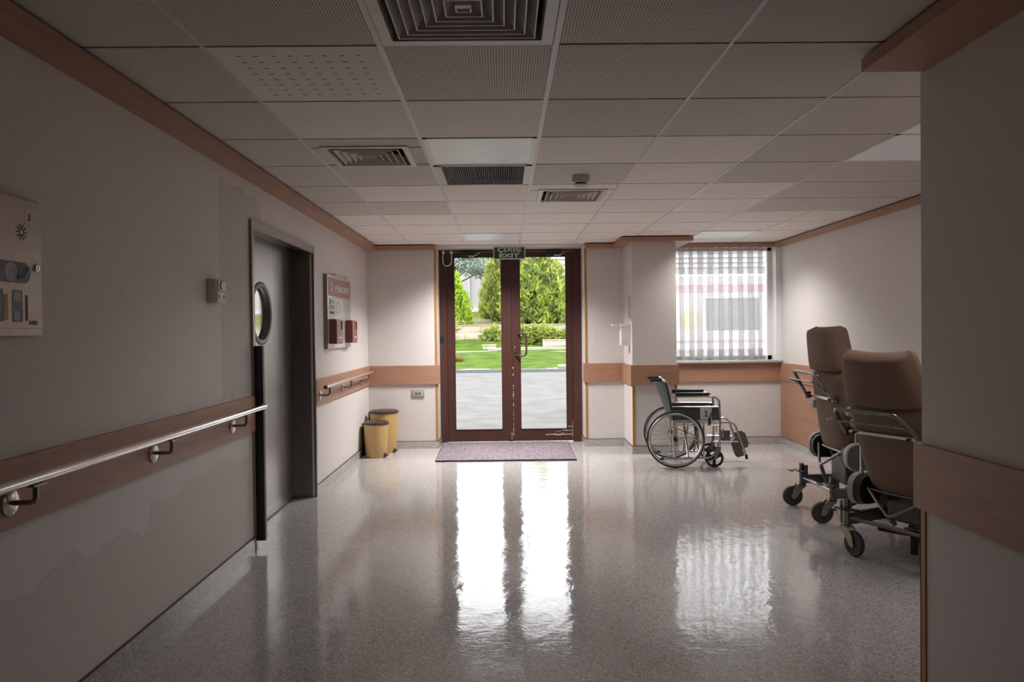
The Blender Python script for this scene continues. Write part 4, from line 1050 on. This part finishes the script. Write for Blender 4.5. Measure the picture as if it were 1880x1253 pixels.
# pale building at the back
bl = thing('building', 'long pale building with white horizontal bands behind the trees', 'building', (0, 62.5, 2.9))
m = MB(); m.box(-30, 30, 0, 8, 0, 5.2); m.box(-30, 30, -.25, 0, 0, .55); m.build('wall', M['facade'], bl)
m = MB()
for k in range(6): m.box(-30, 30, -.10, .02, 3.75+k*.42, 3.97+k*.42)
m.box(-30, 30, 0, 8, 5.2, 6.6); m.build('roof_bands', M['facade_w'], bl)
m = MB()
for k in range(-12, 13): m.box(k*2.3-2.95, k*2.3-2.80, -.30, 0, 0, 3.8)
m.build('pilasters', M['facade_w'], bl)
for k, x in enumerate((-8.2, -5.9, 3.3, 5.6, 7.9)):
    f = MB().box(x-.55, x+.55, -.05, .02, 1.2, 2.9).build('window', M['facade_w'], bl); MB().box(x-.48, x+.48, -.06, -.04, 1.28, 2.82).build('pane', M['glass_dark'], f)
# white van outside the window (front to +x)
vn = thing('van', 'white van with red stripes parked outside the curtained window', 'van', (3.75, 13.3, GZ))
prof_v = [(-.98, .32), (-1.0, 1.15), (-.985, 1.75), (-.93, 2.28), (-.85, 2.42), (-.6, 2.47), (.6, 2.47), (.85, 2.42), (.93, 2.28), (.985, 1.75), (1.0, 1.15), (.98, .32)]
m = MB(); nv = len(prof_v)
secs = [(-1.95, .97), (-1.9, 1.0), (1.2, 1.0), (1.75, .985), (2.25, .80), (2.55, .62), (2.9, .50), (2.98, .44)]
vs = []; fs = []
for (x, k) in secs:
    for (yy, zz) in prof_v:
        z = .32+(zz-.32)*k if zz > 1.2 else zz if k > .7 else min(zz, .32+(2.47-.32)*k)
        vs.append((x, yy*(1 if k > .9 else .97), z))
for i in range(len(secs)-1):
    for k in range(nv): fs.append((i*nv+k, i*nv+(k+1) % nv, (i+1)*nv+(k+1) % nv, (i+1)*nv+k))
fs += [tuple(range(nv)), tuple((len(secs)-1)*nv+k for k in range(nv))]
body = m.add(vs, fs).build('body', M['van_white'], vn, 40)
def side(z0_, z1_, x0_, x1_, off=.006):
    def yb(z):
        for (a, b), (c, d) in zip(prof_v[:4], prof_v[1:5]):
            if b <= z <= d: return a+(c-a)*(z-b)/(d-b)
        return -1
    return [(x0_, yb(z0_)-off, z0_), (x1_, yb(z0_)-off, z0_), (x1_, yb(z1_)-off, z1_), (x0_, yb(z1_)-off, z1_), (x0_, yb(z0_)+.02, z0_), (x1_, yb(z0_)+.02, z0_), (x1_, yb(z1_)+.02, z1_), (x0_, yb(z1_)+.02, z1_)]
BF = [(0, 1, 2, 3), (7, 6, 5, 4), (0, 4, 5, 1), (1, 5, 6, 2), (2, 6, 7, 3), (3, 7, 4, 0)]
for nm, x0_, x1_ in (('window', -.35, .55), ('cab_window', .95, 1.55)):
    MB().add(side(1.50, 1.75, x0_, x1_), BF).add(side(1.75, 2.04, x0_, x1_), BF).build(nm, M['van_glass'], body)
st_ = MB().add(side(2.14, 2.27, -1.85, 1.1), BF); st_.add(side(1.30, 1.335, -1.85, 2.0), BF); st_.build('stripe', M['van_red'], body)
MB().lathe((-.62, -.978, 1.66), (0, -1, 0), [(0, 0), (.19, 0), (.19, .012), (.12, .014), (0, .014)], 30).build('emblem', M['van_yellow'], body)
MB().box(1.42, 1.62, -1.18, -1.02, 1.50, 1.78, .03).tube([(1.5, -.99, 1.5), (1.5, -1.1, 1.55)], .02, 8).build('wing_mirror', M['black'], body)
MB().box(.98, 1.12, -1.02, -.99, 1.28, 1.32).build('door_handle', M['black'], body)
for x in (-1.15, 1.85):
    for s in (-1, 1):
        wv = MB().lathe((x, s*.98-.11*(s > 0)-.0+(-.0), .33), (0, 1, 0), [(.2, 0), (.31, 0), (.33, .03), (.33, .16), (.31, .19), (.2, .19), (.2, 0)], 32).build('wheel', M['rubber'], vn)
        MB().lathe((x, s*.98-.11*(s > 0)+.02, .33), (0, 1, 0), [(0, 0), (.2, .0), (.2, .15), (0, .15)], 24).build('hub_cap', M['chrome_dull'], wv)

# ------------------------------------------------------------------ light: overcast sky through the door and window
SKY_LOW, SKY_HIGH = 4.5, 8.0
wd_ = bpy.data.worlds.new('sky'); SC.world = wd_; wd_.use_nodes = True
nt = wd_.node_tree; nt.nodes.clear(); ow = nt.nodes.new('ShaderNodeOutputWorld'); bg = nt.nodes.new('ShaderNodeBackground')
# overcast sky: brighter overhead than at the horizon
tc = nt.nodes.new('ShaderNodeTexCoord'); sx = nt.nodes.new('ShaderNodeSeparateXYZ'); L(nt, tc.outputs['Generated'], sx.inputs[0])
mr = nt.nodes.new('ShaderNodeMapRange'); mr.inputs[1].default_value = .30; mr.inputs[2].default_value = .75; mr.inputs[3].default_value = SKY_LOW; mr.inputs[4].default_value = SKY_HIGH
mr.interpolation_type = 'SMOOTHSTEP'
L(nt, sx.outputs[2], mr.inputs[0]); L(nt, mr.outputs[0], bg.inputs[1]); bg.inputs[0].default_value = (.965, .98, 1.0, 1)
L(nt, bg.outputs[0], ow.inputs[0])
def portal(name, x0, x1, z0, z1, y):
    ld = bpy.data.lights.new(name, 'AREA'); ld.shape = 'RECTANGLE'; ld.size = x1-x0; ld.size_y = z1-z0
    o = bpy.data.objects.new(name, ld); COL.objects.link(o); o.location = ((x0+x1)/2, y, (z0+z1)/2); o.rotation_euler = (math.radians(-90), 0, 0)
    ld.cycles.is_portal = True
portal('sky_portal_door', -.78, .95, .02, 2.44, 9.45)
portal('sky_portal_window', 1.96, 3.30, 1.02, 2.42, 9.16)

# ------------------------------------------------------------------ camera
cam = bpy.data.cameras.new('camera'); co = bpy.data.objects.new('camera', cam); COL.objects.link(co); SC.camera = co
F = 1351.8; cam.sensor_width = 36; cam.lens = 36*F/1880; cam.clip_start = .05; cam.clip_end = 300
p, y, r = .0130049, .0115479, -.0115725
cp_, sp_, cy, sy, cr, sr = math.cos(p), math.sin(p), math.cos(y), math.sin(y), math.cos(r), math.sin(r)
Rm = Matrix(((cr, -sr, 0), (sr, cr, 0), (0, 0, 1))) @ Matrix(((1, 0, 0), (0, cp_, -sp_), (0, sp_, cp_))) @ Matrix(((1, 0, 0), (0, 0, -1), (0, 1, 0))) @ Matrix(((cy, -sy, 0), (sy, cy, 0), (0, 0, 1)))
mw = Matrix((Rm[0], -Rm[1], -Rm[2])).transposed().to_4x4(); mw.translation = (0, 0, 1.40); co.matrix_world = mw

SC.view_settings.view_transform = 'Standard'; SC.view_settings.look = 'None'; SC.view_settings.gamma = 1; SC.view_settings.use_curve_mapping = False
SC.view_settings.exposure = 0.24
SC.cycles.max_bounces = 16; SC.cycles.diffuse_bounces = 8; SC.cycles.glossy_bounces = 6; SC.cycles.transparent_max_bounces = 24
